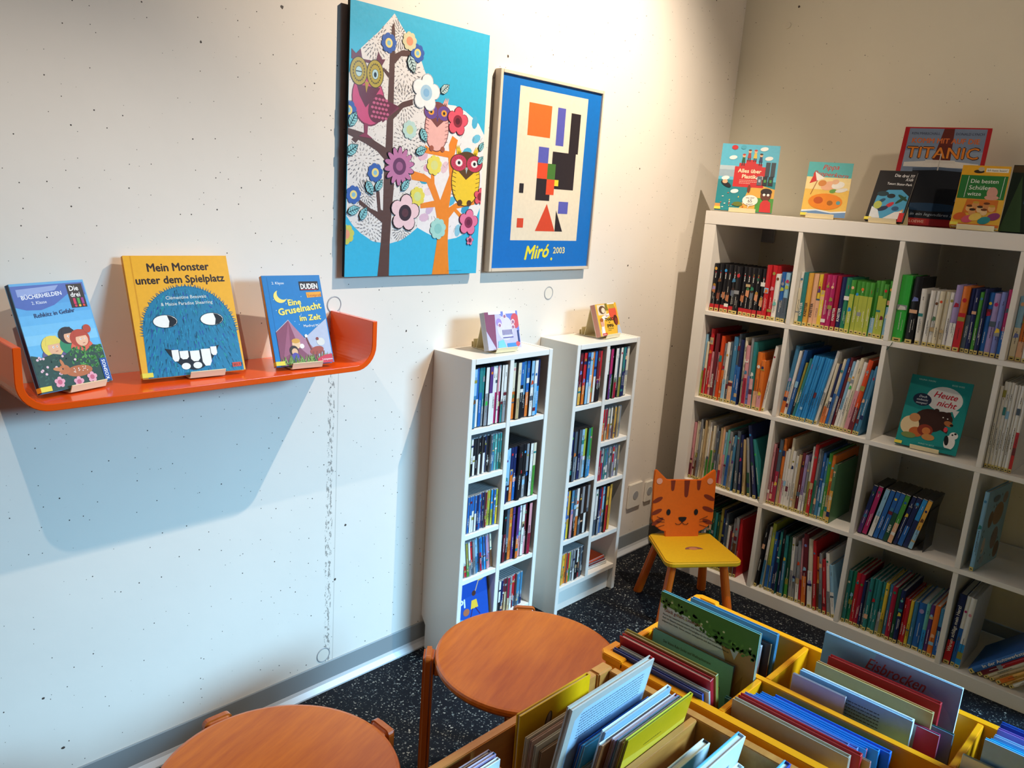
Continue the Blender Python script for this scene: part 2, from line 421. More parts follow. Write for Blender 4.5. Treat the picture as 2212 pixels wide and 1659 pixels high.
def spine_art(mb,t,h,code,rn,text,tc=None,dy=0.0,mat=None,frac=None):
    """t,h metres; printed spine facing -y"""
    cols=[P[c][1] for c in code.split('/')];a=Art(mb,t*100,h*100,mat,.00006,lambda p,q,d:(p/100,dy-d,q/100))
    W_,H_=t*100,h*100
    if len(cols)>1:
        fr=frac or {'bk/re':.15,'gn/lm':.74,'cr/ye':.7,'wh/cm':.7,'nv/re':.34,'re/mr':.3}.get(code,rn.uniform(.3,.6));a.rect(.03,0.02,W_-.03,H_*fr,cols[1])
    c=tc or contrast(cols[0])
    if text:
        a.text(text,W_*.68,H_*.18,min(W_*.75,1.5),c,90,'L',.02,width=min(H_*.66,len(text)*min(W_*.75,1.5)*.55))
    elif W_>.5:
        th=min(.16,W_*.16)
        a.dashes(W_*.5+th/2,H_*rn.uniform(.16,.3),H_*rn.uniform(.3,.55),1,c,th,.3,90,rn.randint(0,9999))
        if W_>.7 and rn.random()<.7: a.dashes(W_*.80,H_*rn.uniform(.12,.3),H_*.3,1,c,th*.6,.3,90,rn.randint(0,9999))
        if rn.random()<.5: a.dashes(W_*.62,H_*.80,H_*.13,1,rn.choice((c,P[rn.choice(('re','ye','wh','nv','bb'))][1])),th,.3,90,rn.randint(0,9999))
        if rn.random()<.6:
            z=H_*rn.uniform(.08,.85);a.rect(.04,z,W_-.04,z+H_*rn.uniform(.02,.10),P[rn.choice(('sl','lb','tn','mr','tl','wh','nv','pc','gy','ol'))][1])
        if code=='bk/re':
            a.dashes(W_*.66,H_*.70,H_*.22,1,'f0efe8',.28,.3,90,rn.randint(0,999));a.ell(W_*.55,H_*.82,.22,.22,'d02028')
            z=H_*rn.uniform(.25,.42);a.poly([(W_*.15,z),(W_*.85,z-.6),(W_*.9,z+2.2),(W_*.5,z+3.0),(W_*.2,z+2.0)],rn.choice(('d9946a','8a4a34','c07a50','6a7480')));a.ell(W_*.55,z+2.6,W_*.3,.6,rn.choice(('3a2018','b8862c','3a7a4c','1a1214')))
        if W_>1.1 and rn.random()<.5:
            q=rn.choice(list(P.values()))[1];a.ell(W_*.5,H_*rn.uniform(.75,.9),W_*.3,W_*.34,q)
        if W_>1.1 and rn.random()<.45:
            q=rn.choice(list(P.values()))[1];z=H_*rn.uniform(.3,.7);a.poly([(W_*.1,z),(W_*.9,z+.3),(W_*.8,z+1.3),(W_*.3,z+1.6)],q)
    return a
def shelf_book(mw,t,D,h,code,label,cat,group,rn,text=None,sticker=True,coverart=None,name='picture_book',tc=None,frac=None):
    o=thing(name,label,cat,mw,group)
    c0=P[code.split('/')[0]][1];b=min(.0022,t*.22);m=MB()
    m.box(0,b,.002,D,0,h,c0);m.box(t-b,t,.002,D,0,h,c0)
    # rounded spine
    n=5;pts=[(t*i/n,.0022-min(.004,t*.26)*math.sin(math.pi*i/n)) for i in range(n+1)]
    pts=pts+[(t,.004),(0,.004)];m.prism(pts,XY,0,h,c0)
    spine_art(m,t,h,code,rn,text,tc,.0022-min(.004,t*.26)-.0002,frac=frac)
    if coverart: coverart(m,t,D,h)
    m.build('cover',M['print'],o)
    p=MB();p.box(b,t-b,.006,D-.004,.003,h-.004);p.build('page_block',M['paper'],o)
    if sticker:
        s=MB();yy=.0022-min(.004,t*.26)-.0010
        s.box(t*.10,t*.90,yy,yy+.004,.001,.0135,'d9c678')
        s.box(t*.28,t*.72,yy-.0003,yy,.005,.0085,'2a2620')
        s.build('spine_label',M['matte'],o)
    return o
def disc_case(mw,t,D,h,code,label,cat,group,rn,text=None,cd=False,tc=None):
    o=thing('cd_case' if cd else 'dvd_case',label,cat,mw,group)
    m=MB();m.box(0,t,.001,D,0,h);m.build('case',M['clear'] if cd else M['blackcase'],o,min(.0012,t*.12),1)
    m=MB();e=t*.05;z0=.002 if cd else .003
    if cd: m.box(e+.0006,t-e-.0006,.0002,.0012,z0,h-.003,P[code.split('/')[0]][1]);
    else: m.box(e,t-e,.0002,.0014,z0,h-.003,P[code.split('/')[0]][1])
    spine_art(m,t-2*e,h-z0-.003,code,rn,text,tc,-.0001,Matrix.Translation((e,0,z0)))
    m.build('spine_insert',M['print'],o);return o
def lean_mat(x,y,z,t,h,a):
    """top leans right for a>0; keeps the lowest corner on z and returns matrix"""
    a=R(a)
    if a>=0: px=x+t/math.cos(a)-0.0;M_=Matrix.Translation((px,y,z))@Matrix.Rotation(a,4,'Y')@Matrix.Translation((-t,0,0))
    else: M_=Matrix.Translation((x,y,z))@Matrix.Rotation(a,4,'Y')
    return M_
def row(unit,x0,z,items,kind,cat,cell,group,seed,width,setback=.03,D=.17,fit=True):
    """items: 'code:t(mm):h(cm)[:lean[:text[:name]]]', '_:mm' is a gap"""
    rn=random.Random(seed);L=[]
    for it in items.split(','):
        q=it.strip().split(':')
        if q[0]=='_': L.append(None if False else ('_',float(q[1])/1000));continue
        L.append((q[0],float(q[1])/1000,float(q[2])/100,float(q[3]) if len(q)>3 and q[3] else 0,q[4] if len(q)>4 and q[4] else None))
    bk=[l for l in L if l[0]!='_'];names=[cname(l[0]) for l in bk]
    gaps=[0]+[max(0,min(p[2],q[2])*(math.sin(R(p[3]))-math.sin(R(q[3])))*1.04) for p,q in zip(bk,bk[1:])]
    s0=max(0,-math.sin(R(bk[0][3]))*bk[0][2]);s1=max([0]+[math.sin(R(b[3]))*b[2]-sum(c[1] for c in bk[j+1:]) for j,b in enumerate(bk)])
    width-=s0+s1+sum(gaps);tot=sum(l[1]/(math.cos(R(l[3])) if len(l)>2 else 1) for l in L)
    k=width/tot if fit else 1
    if k>1.12: k=1.12
    x=x0+s0;i=0
    for l in L:
        if l[0]=='_': x+=l[1]*k;continue
        c,t,h,a,tx=l;t=t*k*.955;n=names[i];x+=gaps[i]
        nb=(names[i-1] if i else 'edge',names[i+1] if i+1<len(names) else 'edge')
        trip=[(names[j],(names[j-1] if j else 'edge',names[j+1] if j+1<len(names) else 'edge')) for j in range(len(names))]
        if names.count(n)==1: lab='only %s %s in %s'%(n,kind,cell)
        elif trip.count((n,nb))==1 and 'edge' not in nb and nb[0]!=nb[1] and len(nb[0].split()+nb[1].split()+n.split())<5 and nb[0]!=n and nb[1]!=n: lab='%s %s between %s and %s ones in %s'%(n,kind,nb[0],nb[1],cell)
        elif i==len(names)-1: lab='%s %s, rightmost in %s'%(n,kind,cell)
        else: lab='%s %s, %s from left in %s'%(n,kind,ORD[i],cell)
        mw=unit@lean_mat(x,setback+rn.uniform(-.004,.006),z+.0006,t,h,a)
        if cat=='book': shelf_book(mw,t,D*rn.uniform(.92,1.05) if h<.24 else D*1.15,h,c,lab,cat,group,rn,tx,name='children_book' if h<.225 else 'picture_book')
        elif cat=='dvd': disc_case(mw,t,.134,h,c,lab,cat,group,rn,tx)
        else: disc_case(mw,t,.124,h,c,lab,cat,group,rn,tx,True)
        x+=t/math.cos(R(a))/.955;i+=1
rowN=['top row','second row','third row','bottom row'];colN=['left column','second column','third column','right column']
K={}
K[0,0]=('storybook','bk/re:19.5:18.6,bk/re:19.5:18.6,bk/re:19:18.6,bk/re:19:18.6,bk/re:20:18.6,bk:22:18.4,bk/re:20:18.6,bk/re:20:18.6,bk/re:19:18.6,bk/re:19:18.6,bk/re:19:18.6,re:19:20.3,re:19:20.3,wh:18:17.4,bl/sl:19:18.3,lb/sl:19:18.3,dg:15:18.2')
K[0,1]=('storybook','wh/cm:14:19.2,tl:18:19.3::KNISTER,am:19:19.2::KNISTER,pc:19:19.2::KNISTER,ye/pc:16:19.1,cr/ye:16:19.6,mg:18:19.4,mg:17:19.4,cr:17:19.4::KNISTER,nv:18:19.2::KNISTER,tg:20:19.2,gn/lm:17:18.6,gn/lm:17:18.4,gn/lm:17:18.4,gn/lm:16:18.4,gn/lm:16:18.4,gn/lb:16:19.4,gn/lm:16:19.5,gn/lm:16:18.6,gn/lb:16:19.8')
K[0,2]=('storybook','ng:36:22.4,_:6,bk:28:22.3,wh:17:18.6:-2,_:7,wh:16:18.4,wh:16:18.4,cm:15:18.6,cm:15:18.6,wh:16:18.6,li/wh:21:21.2,or/re:23:21,nv/sl:15:20.6,nv:15:20.6,gn:14:19.8,nv:13:21,bl:16:20,li:20:20,pw:18:20.6,mg/bl:14:21.6')
K[0,3]=('storybook','lb/cm:17:20,or/pc:17:20,lb/wh:17:20,bl:17:20')
K[1,0]=('picture book','lb/lm:9:25.5,cm/re:10:22.6,re:15:28,pk:9:19,mr:14:26.6::BARBAMAMA,pk/gy:9:19.3,ro:12:26,gy/or:12:23.2,wh/lb:13:24,sl:9:24,sb/pc:17:26.6,sl/bl:11:28,nv/bl:12:26,cm:11:27:-2,pk/cr:14:24.2:-2,gy/pw:10:27.4:-2,tl/pk:14:26:-2,or/pc:19:22.4:-1,or/pk:16:19.6:-1,wh:11:26:5')
K[1,1]=('picture book','sb/or:17:27.5:5,wh:11:26:6,bl:14:26.6:7,ol/bk:9:22:8,tl:10:24:9,bb:11:25.4:9,bb:11:25.4:9,bb:11:25.4:9,bb:11:25.4:9,bb:11:25.4:9,bb:11:25.2:9,bb:11:25.2:9,wh:12:28.5:9,_:3,cm/or:11:24:7,nv/or:10:24:7,cm/bl:11:26:7,bl/gy:11:26.4:7,mr:12:27:7,lb/wh:12:25.8:7,wh:13:26.5:7,cm:14:27.5:7,wh/pk:16:26.3:7,ro/mr:17:27.4:7,sb:13:24:7,sb:13:25.6:7')
K[1,3]=('magazine','wh:8:27,wh:9:28.5,wh:8:28.5,wh:9:28.5,wh:8:28,wh:8:28,wh:10:28,wh/re:9:28')
K[2,0]=('picture book','pk/mr:10:24,cm:9:24.6,cm/br:9:24.6,gy:8:26,cm:9:22,tn:9:26,cm:9:26,wh/gn:9:25.6,tn:9:22,cm/gn:9:24.6,gy/gn:9:25,sl:9:23,tn/gy:9:24.5,pc/cr:10:25,lb/pk:10:23.2,aq/gy:10:24.5,gy/bl:11:24,cm:9:22,sb/gy:11:23,sl:12:25.2:-3,nv:11:24:-4,tn:9:22.4:-6,gy/dg:11:23.5:-9,nv:13:29:-12,tl:12:24:-14')
K[2,1]=('picture book','pk:9:24,mr/cr:11:22.6,sl/cr:15:26.4,or/tn:12:27,wh/pk:9:22.3,wh:11:23.4,cm/wh:11:28,wh:12:23.3,wh:11:21.6,tn:11:22.4,mr:15:23.4,li/wh:11:23,gy/wh:9:20.6,wh/ol:11:26.8,re:13:28,gy/tg:10:26.6,sl:9:26.4,bl/sb:11:25.6,sb/lb:9:24,gn:13:26,or/tn:13:25.6,og/am:13:22.6,_:85')
K[2,2]=('dvd case','nv/pu:14:19.2:9,mg:16:19.2:9,_:4,lb/wh:15:19.2:10,bl:15:19.2:10,bl:15:19.2:10,bl/dg:15:19.2:10:HEIDI,gn/pc:15:19.2:10,nv:13:19.2:11,nv/bl:16:19.2:11,bb/nv:15:19.2:11,am/lb:14:19.4:11')
K[3,0]=('picture book','cm:12:24,sl:12:23,bk:12:25,tn:12:24,cm/gy:11:22,bl:12:24,sl/gn:11:25,gy:11:24,gy/cr:11:22,dg:10:24,tg:10:25,dg:10:24.8,tl:10:24.4,dg:10:24,ol/tn:11:26.8,nv/bk:10:26.6,sl:11:25.6,wh:10:20.5,mr:10:18.5,gy:10:24.4,gy/br:13:25.4,re/mr:12:25,_:6')
K[3,1]=('picture book','bk:11:27:4,wh/sb:10:26:2,lm/bl:13:28:0,bl:11:25,nv:10:22,tl/nv:9:26,bk/nv:9:27:-2,tl/sb:11:25.2:-2,dg/gn:12:25:-3,wh/gy:11:25:-4,gy:11:22:-4,gy/wh:12:24.6:-5,pk/re:9:26:-5,mr/or:16:28.4:-6,cm/wh:17:27:-7,re:11:27:-8,or/br:11:21:-8,gy/sl:10:23:-8,re:12:21:-9,wh/gy:12:24:-10,lb/wh:13:20:-11')
K[3,2]=('storybook','tl:13:20.4,tg:13:20.4,re:14:20.4,cr:14:20.4,nv:9:18.4,sl:9:18.4,tl:13:20.4,tl:13:20.4,tl:13:20.4,tl/gy:12:20.4,ye/ol:11:20.6,sb:12:20.4,cr:15:20.4,dg:11:20.2,nv:14:20.2,re:9:17.4,re:10:17.4,ye:10:17.4,sb:13:17.6,bl:24:17.8,aq/bb:12:18.5,pu:13:18.6,or:16:19,sb/bl:14:18.6')
K[3,3]=('storybook','nv/re:23:26:2:Warum schlägt mein Herz?,wh/bl:14:26:2,wh/bb:17:26:2,_:10,bl:20:26:46:In der Autowerkstatt,re/mr:16:24:46,cm:12:21:46,tn:12:19:46,am/or:15:17:46,am:11:16:46,wh:14:15:46')
for (r,c),(kind,items) in K.items():
    cat='dvd' if kind=='dvd case' else 'book'
    row(KM,kx(c)+.002,kz(r),items,kind,cat,'cube shelf %s, %s'%(rowN[r],colN[c]),'%ss in %s, %s of the cube shelf'%(kind,rowN[r],colN[c]),100+r*10+c,KC-.004,setback=.025 if r else .03,D=.15 if r==0 else .19,fit=not((r,c) in ((2,1),(3,3))))
# black book end after the leaning DVDs
be=MB();be.box(0,.0012,0,.10,0,.15);be.box(-.0,.0,0,0,0,0) if False else None
be.build('book_end',M['blackcase'],None,mw=KM@Matrix.Translation((kx(2)+.222,.04,kz(2)+.001)));be_o=bpy.data.objects['book_end'];tag(be_o,'thin black metal book end beside the leaning film cases','book end')
# book leaning against the divider in row three, column four
def an_art(m,t,D,h):
    a=Art(m,D*100,h*100,Matrix.Translation((t,0,0)),.00006,lambda p,q,d:(d,p/100,q/100))
    a.rect(0,0,D*100,h*100,'86aebb')
    for x,y,rx,ry,c in ((12,18,4.5,4,'8a6a48'),(6,17,2,3,'6e5236'),(13,9,3,4,'7a6a60'),(4,8,1.5,3,'c4b6a4'),(17,4,2.5,3,'6b5540'),(5,3,2,1.6,'94a0a6'),(8,24,3,1.2,'5c6a74'),(16,23,2.2,2,'8c7a70')): a.ell(x,y,rx,ry,c)
    for i in range(14): a.ell(random.uniform(1,19),random.uniform(1,26),.3,.5,'3d4a50',same=i>0)
shelf_book(KM@T(kx(3)+.022,.02,kz(2)+.0006,R(-6)),.014,.2,.275,'lb','pale blue picture book with animals, standing alone in cube shelf third row, right column','book',None,random.Random(5),coverart=an_art)
def media(x0,colx,z,items,kind,cat,cell,seed,w=.1495):
    row(T(x0,-.17,0),colx+.001,z,items,kind,cat,cell,'%ss in %s'%(kind,cell),seed,w-.003,.008 if cat=='dvd' else .012)
N1='nearer tower';N2='farther tower'
def dv(s): return ','.join(q if q.count(':')>1 else q+':14:19' for q in s.split(','))
def cdv(s,a=0): return ','.join(q+':10:12.4'+(':%g'%a if a else '') for q in s.split(','))
media(-1.628,.0185,.797,'lb/sb:14:19,bl/wh:14:19,tl/bl:14:19,tl/gy:9:19,wh/gy:14:19,pu/wh:15:19,wh:13:19,wh/mg:8:19,pk/wh:8:19,wh/mg:8:19,wh/tl:9:19,wh/gy:13:19','film case','dvd',N1+' top left compartment',1)
media(-1.628,.187,.797,'bk:9:19,cm/or:14:19,cm/tn:14:19,bl/bk:14:19,sb/bk:14:19,bl/or:14:19,lb/wh:14:19,wh/lb:14:19,nv/bb:14:19','film case','dvd',N1+' top right compartment',2)
media(-1.628,.0185,.640,cdv('gn/lm,wh/bk,bk/wh,bk,bk/wh,bk,bk/wh,nv,bk,sl,tl/sb,aq,tl,tl/dg'),'disc case','cd',N1+' second left compartment',3)
media(-1.628,.187,.513,'lb/nv:12:19,lb/bk:14:19,nv/or:14:19,nv/bl:14:19,bk:14:19,bk:14:19,bk/gy:14:19,gy/bk:12:19,wh:13:19,cm/gn:13:19','film case','dvd',N1+' second right compartment',4)
media(-1.628,.0185,.451,cdv('mg,bl,bl/wh,bl/wh,bl/wh,nv,bl,mr/pu,nv,mr,ye,lm,bb/lm,bl,lm/ye'),'disc case','cd',N1+' third left compartment',5)
media(-1.628,.187,.299,'bk/gy:13:19,bk/mr:13:19,sl/bk:14:19,or:14:19,pu:13:19,pu/or:13:19,wh/pk:14:19,wh:13:19,mr/pk:14:19,pk/cr:14:19::HANNI & NANNI','film case','dvd',N1+' third right compartment',6)
media(-1.628,.0185,.297,cdv('wh/re,ol/gn,wh/gy,re/sl,gy,lb/sb,lb/bl,bl/cr,bb,bl/bb,li/pk,pk,cm/br',-7),'disc case','cd',N1+' fourth left compartment',7)
media(-1.628,.187,.110,cdv('bk,wh/bk,nv,mr/br,mr/tn,cr/tn,gy/wh,re/mr,re/sb,sb/sl,sb,sb/nv'),'disc case','cd',N1+' lowest right compartment',8)
media(-1.131,.0185,.797,'bk/sl:13:19,mr/am:15:19,re/or:15:19,bl/lb:14:19,lb/wh:14:19,or:14:19,bl/wh:13:19,mr/bk:14:19,re/bk:10:19','film case','dvd',N2+' top left compartment',11)
media(-1.131,.187,.797,'wh/bk:13:19,mg/pu:14:19,bk/gn:13:19,wh/cr:15:19,sl/bk:14:19,wh/ol:13:19,tl/nv:14:19,nv:10:19,cm:16:19','film case','dvd',N2+' top right compartment',12)
media(-1.131,.0185,.516,'nv/bk:14:19,sl:14:19,bk/gy:14:19,sl/nv:14:19,lb/gy:14:19,lm/lb:14:19,tl/sb:13:19,gn/bb:13:19','film case','dvd',N2+' second left compartment',13)
media(-1.131,.187,.637,cdv('ye/or,re/or,cr/tn,gy/or,cm/or,wh/gy,am/re,am,ye/cr,tn,gy'),'disc case','cd',N2+' second right compartment',14)
media(-1.131,.187,.481,cdv('mr/re,cr,gy/re,wh/bl,tl,sb/wh,gy,wh/gy,re/gy,li,gy/wh,tn/gy'),'disc case','cd',N2+' third right compartment',15)
media(-1.131,.0185,.293,'bl:14:19,am/ye:13:19,sb/pk:14:19,sl/bk:14:19,wh/or:14:19,bk/sl:14:19,gy/bk:14:19,bk/wh:14:19,gy/bk:12:19','film case','dvd',N2+' third left compartment',16)
media(-1.131,.187,.261,'gy/sl:14:19,wh/sl:14:19,nv/gy:13:19,re/bl:14:19,lb/gy:12:19,am/re:13:19,_:14,am:14:19','film case','dvd',N2+' fourth right compartment',17)
media(-1.131,.0185,.110,cdv('gn/ol,am,ye/am,or,re/or,lm/gn,gy,gy/wh,bk,wh/bk,bk/re,sl,bk'),'disc case','cd',N2+' lowest left compartment',18)
# flat discs in the farther tower, and the case facing out at the bottom of the nearer one
for i,(c,cl) in enumerate((('wh','bottom white disc case of the flat pile'),('mr','middle maroon disc case of the flat pile'),('ro','top red-orange disc case of the flat pile'))):
    o=thing('cd_case',cl+' in farther tower','cd',T(-1.131+.188,-.17+.03,.1106+i*.0104,R(-4+3*i)),'disc cases lying flat in the farther tower')
    o.location.x+=.006
    MB().box(0,.135,0,.122,0,.010).build('case',M['clear'],o,.001,1)
    MB().box(.002,.133,.002,.12,.0100,.0103,P[c][1]).box(.002,.133,-.0004,.0004,.002,.008,P[c][1]).build('paper_insert',M['print'],o)

# ---------------------------------------------------------------- displayed books
def fur(a,pts,c,L,w,same=1):
    for i,(x,y,an) in enumerate(pts):
        dx,dy=L*math.cos(R(an)),L*math.sin(R(an));nx,ny=-dy*w,dx*w
        a.poly([(x-nx,y-ny),(x+nx,y+ny),(x+dx,y+dy)],c,i>0)
def ribbon(m,path,w,th,x0):
    """thin bent strip: path of (y,z), extruded along x"""
    n=len(path);L=[];Rr=[]
    for i in range(n):
        a=path[max(0,i-1)];b=path[min(n-1,i+1)];dx,dy=b[0]-a[0],b[1]-a[1];l=math.hypot(dx,dy);nx,ny=-dy/l*th/2,dx/l*th/2
        L.append((path[i][0]+nx,path[i][1]+ny));Rr.append((path[i][0]-nx,path[i][1]-ny))
    for i in range(n-1):
        m.prism([L[i],L[i+1],Rr[i+1],Rr[i]],YZ,x0,x0+w)
def stand(mw,xc,w,tilt,th,hh,lab,depth=.085,tail=False):
    m=MB();s=math.sin(R(tilt));c=math.cos(R(tilt));th+=.0015
    sy=lambda v:(th/c+v*s/c)   # back face of the book at height v
    path=[(-.010,.017),(-.0035,.002),(.0,.0012),(sy(0)+.003,.0012),(sy(0)+.004,.003),(sy(hh)+.003,hh)]
    ribbon(m,path,w,.002,xc-w/2)
    ribbon(m,[(sy(hh)+.003,hh),(depth,.002)] if not tail else [(sy(hh)+.003,hh),(depth-.012,.002)],w,.002,xc-w/2)
    ribbon(m,[(sy(0)+.003,.0012),(depth,.0012)]+([(depth+.001,.03),(depth+.012,.032),(depth+.014,.02)] if False else []),w,.002,xc-w/2)
    if tail: ribbon(m,[(depth,.001),(depth+.002,.028)],w,.002,xc-w/2);ribbon(m,[(depth,.001),(depth+.010,.001)],w,.002,xc-w/2);ribbon(m,[(depth+.010,.001),(depth+.011,.018)],w,.002,xc-w/2)
    return tag(m.build('display_stand',M['cream'],mw=mw),lab,'stand','cream display stands')
def show(name,x,y,z,yawd,tilt,w,h,th,base,spine,art,lab,cat='book',sth=None,stw=.08,stx=None,stlab='',sticker=True,depth=.085,pages='paper',group=None,shh=None,tail=False,lift=.0025):
    lift=th*math.sin(R(tilt))+.004 if stw else th*math.sin(R(tilt))+.0003
    mwy=T(x,y,z,R(yawd));mw=mwy@Matrix.Translation((0,0,lift))@Matrix.Rotation(R(-tilt),4,'X')
    o=thing(name,lab,cat,mw,group);b=.0022 if th>.008 else th*.25
    m=MB();m.box(0,w,0,b,0,h,base);m.box(0,w,th-b,th,0,h,base);m.box(0,b,b,th-b,0,h,spine)
    n=4
    a=Art(m,w*100,h*100);art(a)
    m.build('cover',M['print'],o)
    MB().box(b,w-.003,b,th-b,.003,h-.003).build('page_block',M[pages],o)
    if sticker:
        s=MB();s.box(-.0006,.022,-.0034,-.0026,.002,.012,'e9d84e');s.box(-.0012,-.0004,-.0034,th*.8,.002,.012,'e9d84e')
        s.build('library_label',M['matte'],o)
    if stw: stand(mwy,stx if stx else w*.62,stw,tilt,th+lift*.5,shh or h*.55,stlab,depth,tail)
    return o
def art1(a):
    a.rect(0,0,15.5,21.5,'63b7e6')
    for i in range(6): a.rect(0,21.5-12*(1-i/6),15.5,21.5,('7fc6ec','6fbdea','5fb2e6','52a6df','4a9cd8','4292d0')[i])
    a.poly([(0,17.3),(2,16.6),(5,16.4),(8,17.2),(10.5,18.6),(12.5,19.8),(15.5,18.7),(15.5,21.5),(0,21.5)],'4666b4')
    a.poly([(1,19.3),(9,20.2),(10,21.2),(1,20.8)],'8fa4d8')
    a.text('BÜCHERHELDEN',1.6,18.7,1.15,'eef2fa',3,bold=.02);a.text('2. Klasse',3.4,17.6,.9,'dfe8f8',2)
    a.rect(11.6,16.2,15.1,21.2,'1c1a22');a.text('Die',12.0,19.8,1.5,'f4f4f4',bold=.02);a.text('drei',12.0,18.5,1.4,'f4f4f4',bold=.02)
    for i,(c,d) in enumerate((('d1245c','d1245c'),('3aa24a','e7c22e'),('9d2a86','e23a2c'))):
        a.rect(12.3+i*.9,16.95,12.85+i*.9,18.2,c);a.ell(12.6+i*.9,16.6,.28,.25,d)
    a.text('Rehkitz in Gefahr',3.1,14.9,1.25,'243a6c',3,bold=.012)
    for x,y,w_,h_,hair,face,body in ((5,8.9,2.3,2.2,'e7d15c','e9b48e','5e5688'),(8.7,10.7,1.9,1.8,'231d26','eab08c','27885e'),(11.2,9.8,2.2,1.9,'b8412c','efb996','e2604a')):
        a.ell(x,y-2.0,w_*1.15,2.0,body);a.ell(x,y,w_,h_,hair);a.ell(x+.35,y-.35,w_*.62,h_*.72,face)
        a.ell(x+.1,y-.2,.18,.22,'ffffff');a.ell(x+.9,y-.15,.17,.2,'ffffff',same=1);a.ell(x+.15,y-.2,.08,.12,'22222a');a.ell(x+.9,y-.15,.08,.12,'22222a',same=1);a.line([(x+.35,y-1.1),(x+.85,y-1.05)],.1,'a03a34')
        a.poly([(x-w_*.6,y+.3),(x+w_*.8,y+.5),(x+w_*.5,y+h_*.95),(x-w_*.4,y+h_*.9)],hair)
    a.ell(13.3,11.6,.9,.9,'b8412c')
    a.poly([(0,0),(15.5,0),(15.5,7.6),(13.5,8.2),(11.5,6.9),(9.2,8.0),(7,6.8),(4.6,7.4),(2.2,6.9),(0,7.6)],'24453a')
    rn=random.Random(2)
    for i in range(90): a.ell(rn.uniform(8,15.3),rn.uniform(3.6,8),.42,.2,rn.choice(('3f8a3c','2f6e38','56a048')),rn.uniform(0,180),6,same=i>0)
    for i in range(50): a.ell(rn.uniform(.3,9),rn.uniform(.3,7),.4,.18,rn.choice(('1c3a36','31594a','23544a')),rn.uniform(0,180),6,same=i>0)
    for i in range(16): a.ell(rn.uniform(.6,9),rn.uniform(3,7),.28,.26,'e9c3cf',n=8,same=i>0)
    a.ell(9.0,3.2,2.9,1.15,'b9683a');a.ell(5.9,3.9,1.2,1.0,'c0703e');a.ell(4.6,4.2,1.0,.38,'cf8452',-10);a.ell(5.8,5.2,.32,.9,'c97a48',15);a.ell(5.6,4.1,.16,.16,'1c1614')
    for i in range(16): a.ell(rn.uniform(7.6,11),rn.uniform(2.9,4),.13,.1,'f4e6d8',n=6,same=i>0)
    for x,y in ((4.2,1.6),(8.2,1.0),(11.3,1.5)): a.flower(x,y,1.1,'e9a3b4','c9607a',n=5,petal=.42)
    a.rect(14.0,.2,15.5,5.0,'23509c');a.text('KOSMOS',15.1,.5,1.05,'f4f6fa',90,bold=.02)
def art2(a):
    a.rect(0,0,22.8,27.3,'efb02a');a.rect(1.4,0,1.7,27.3,'d8971c')
    a.text('Mein Monster',11.6,23.9,2.6,'30201c',1,'C',.03,width=14);a.text('unter dem Spielplatz',11.8,21.1,2.45,'30201c',1,'C',.03,width=20)
    body=[(1.2,0)];
    for i in range(33):
        t=math.pi-math.pi*i/32;body.append((12.1+10.5*math.cos(t)*(1.0),9.5+10.8*math.sin(t)))
    body+=[(22.8,0)]
    a.poly(body,'1f7ba4')
    rn=random.Random(3)
    for c,n in (('156a8e',230),('0f5474',170),('2b93bb',150),('2a52a8',70),('1f9aa0',70)):
        pts=[]
        for i in range(n):
            x=rn.uniform(2,22.4);y=rn.uniform(.3,19.6)
            if ((x-12.1)/10.4)**2+(max(0,y-9.5)/10.4)**2<1: pts.append((x,y,-90+ (x-12)*2.2+rn.uniform(-14,14)))
        fur(a,pts,c,1.3,.10)
    pts=[(12.1+10.4*math.cos(t),9.5+10.6*math.sin(t),math.degrees(t)+rn.uniform(-30,30)) for t in [math.pi*i/60 for i in range(61)]]
    fur(a,pts,'1b6a90',.9,.16)
    a.text('Clémentine Beauvais',12.2,17.4,1.1,'f2f4ee',1,'C',0);a.text('& Maisie Paradise Shearring',12.2,16.0,1.05,'f2f4ee',1,'C',0)
    for x in (6.7,17.2):
        a.ell(x,12.4,2.75,1.55,'123a4c');a.ell(x,12.4,2.6,1.4,'f7f7f3')
        P_=[(x+.5+.25*math.sin(t),12.4+1.38*math.cos(t)) for t in [math.pi*i/8 for i in range(9)]]
        a.poly([(x+.55,13.75),(x+1.5,13.5),(x+2.3,12.9),(x+2.55,12.4),(x+2.3,11.8),(x+1.5,11.25),(x+.55,11.05),(x+.9,12.4)],'141019')
    mouth=[(5.6,6.3)]+[(5.6+12.2*i/16,6.3-1.0*math.sin(math.pi*i/16)*1.0) for i in range(1,16)]+[(17.8,6.3)]
    low=[(5.6+12.2*i/16,6.3-5.3*math.sin(math.pi*i/16)**.8) for i in range(15,0,-1)]
    a.poly(mouth+low,'171019')
    for x,w_,h_ in ((7.7,1.5,2.6),(9.6,1.9,1.9),(12.0,2.1,2.4),(14.5,2.1,3.9),(16.4,1.4,2.0)):
        top=6.3-1.0*math.sin(math.pi*(x-5.6)/12.2)+.05
        a.poly([(x-w_/2,top),(x+w_/2,top),(x+w_/2,top-h_*.75),(x+w_*.25,top-h_),(x-w_*.25,top-h_),(x-w_/2,top-h_*.75)],'f6f5f0')
    for x in (9.6,12.2): a.ell(x,2.0,1.0,.75,'f6f5f0')
    a.rect(20.2,.9,22.3,1.9,'d8482c');a.text('BELTZ',20.4,1.1,.8,'2a1410')
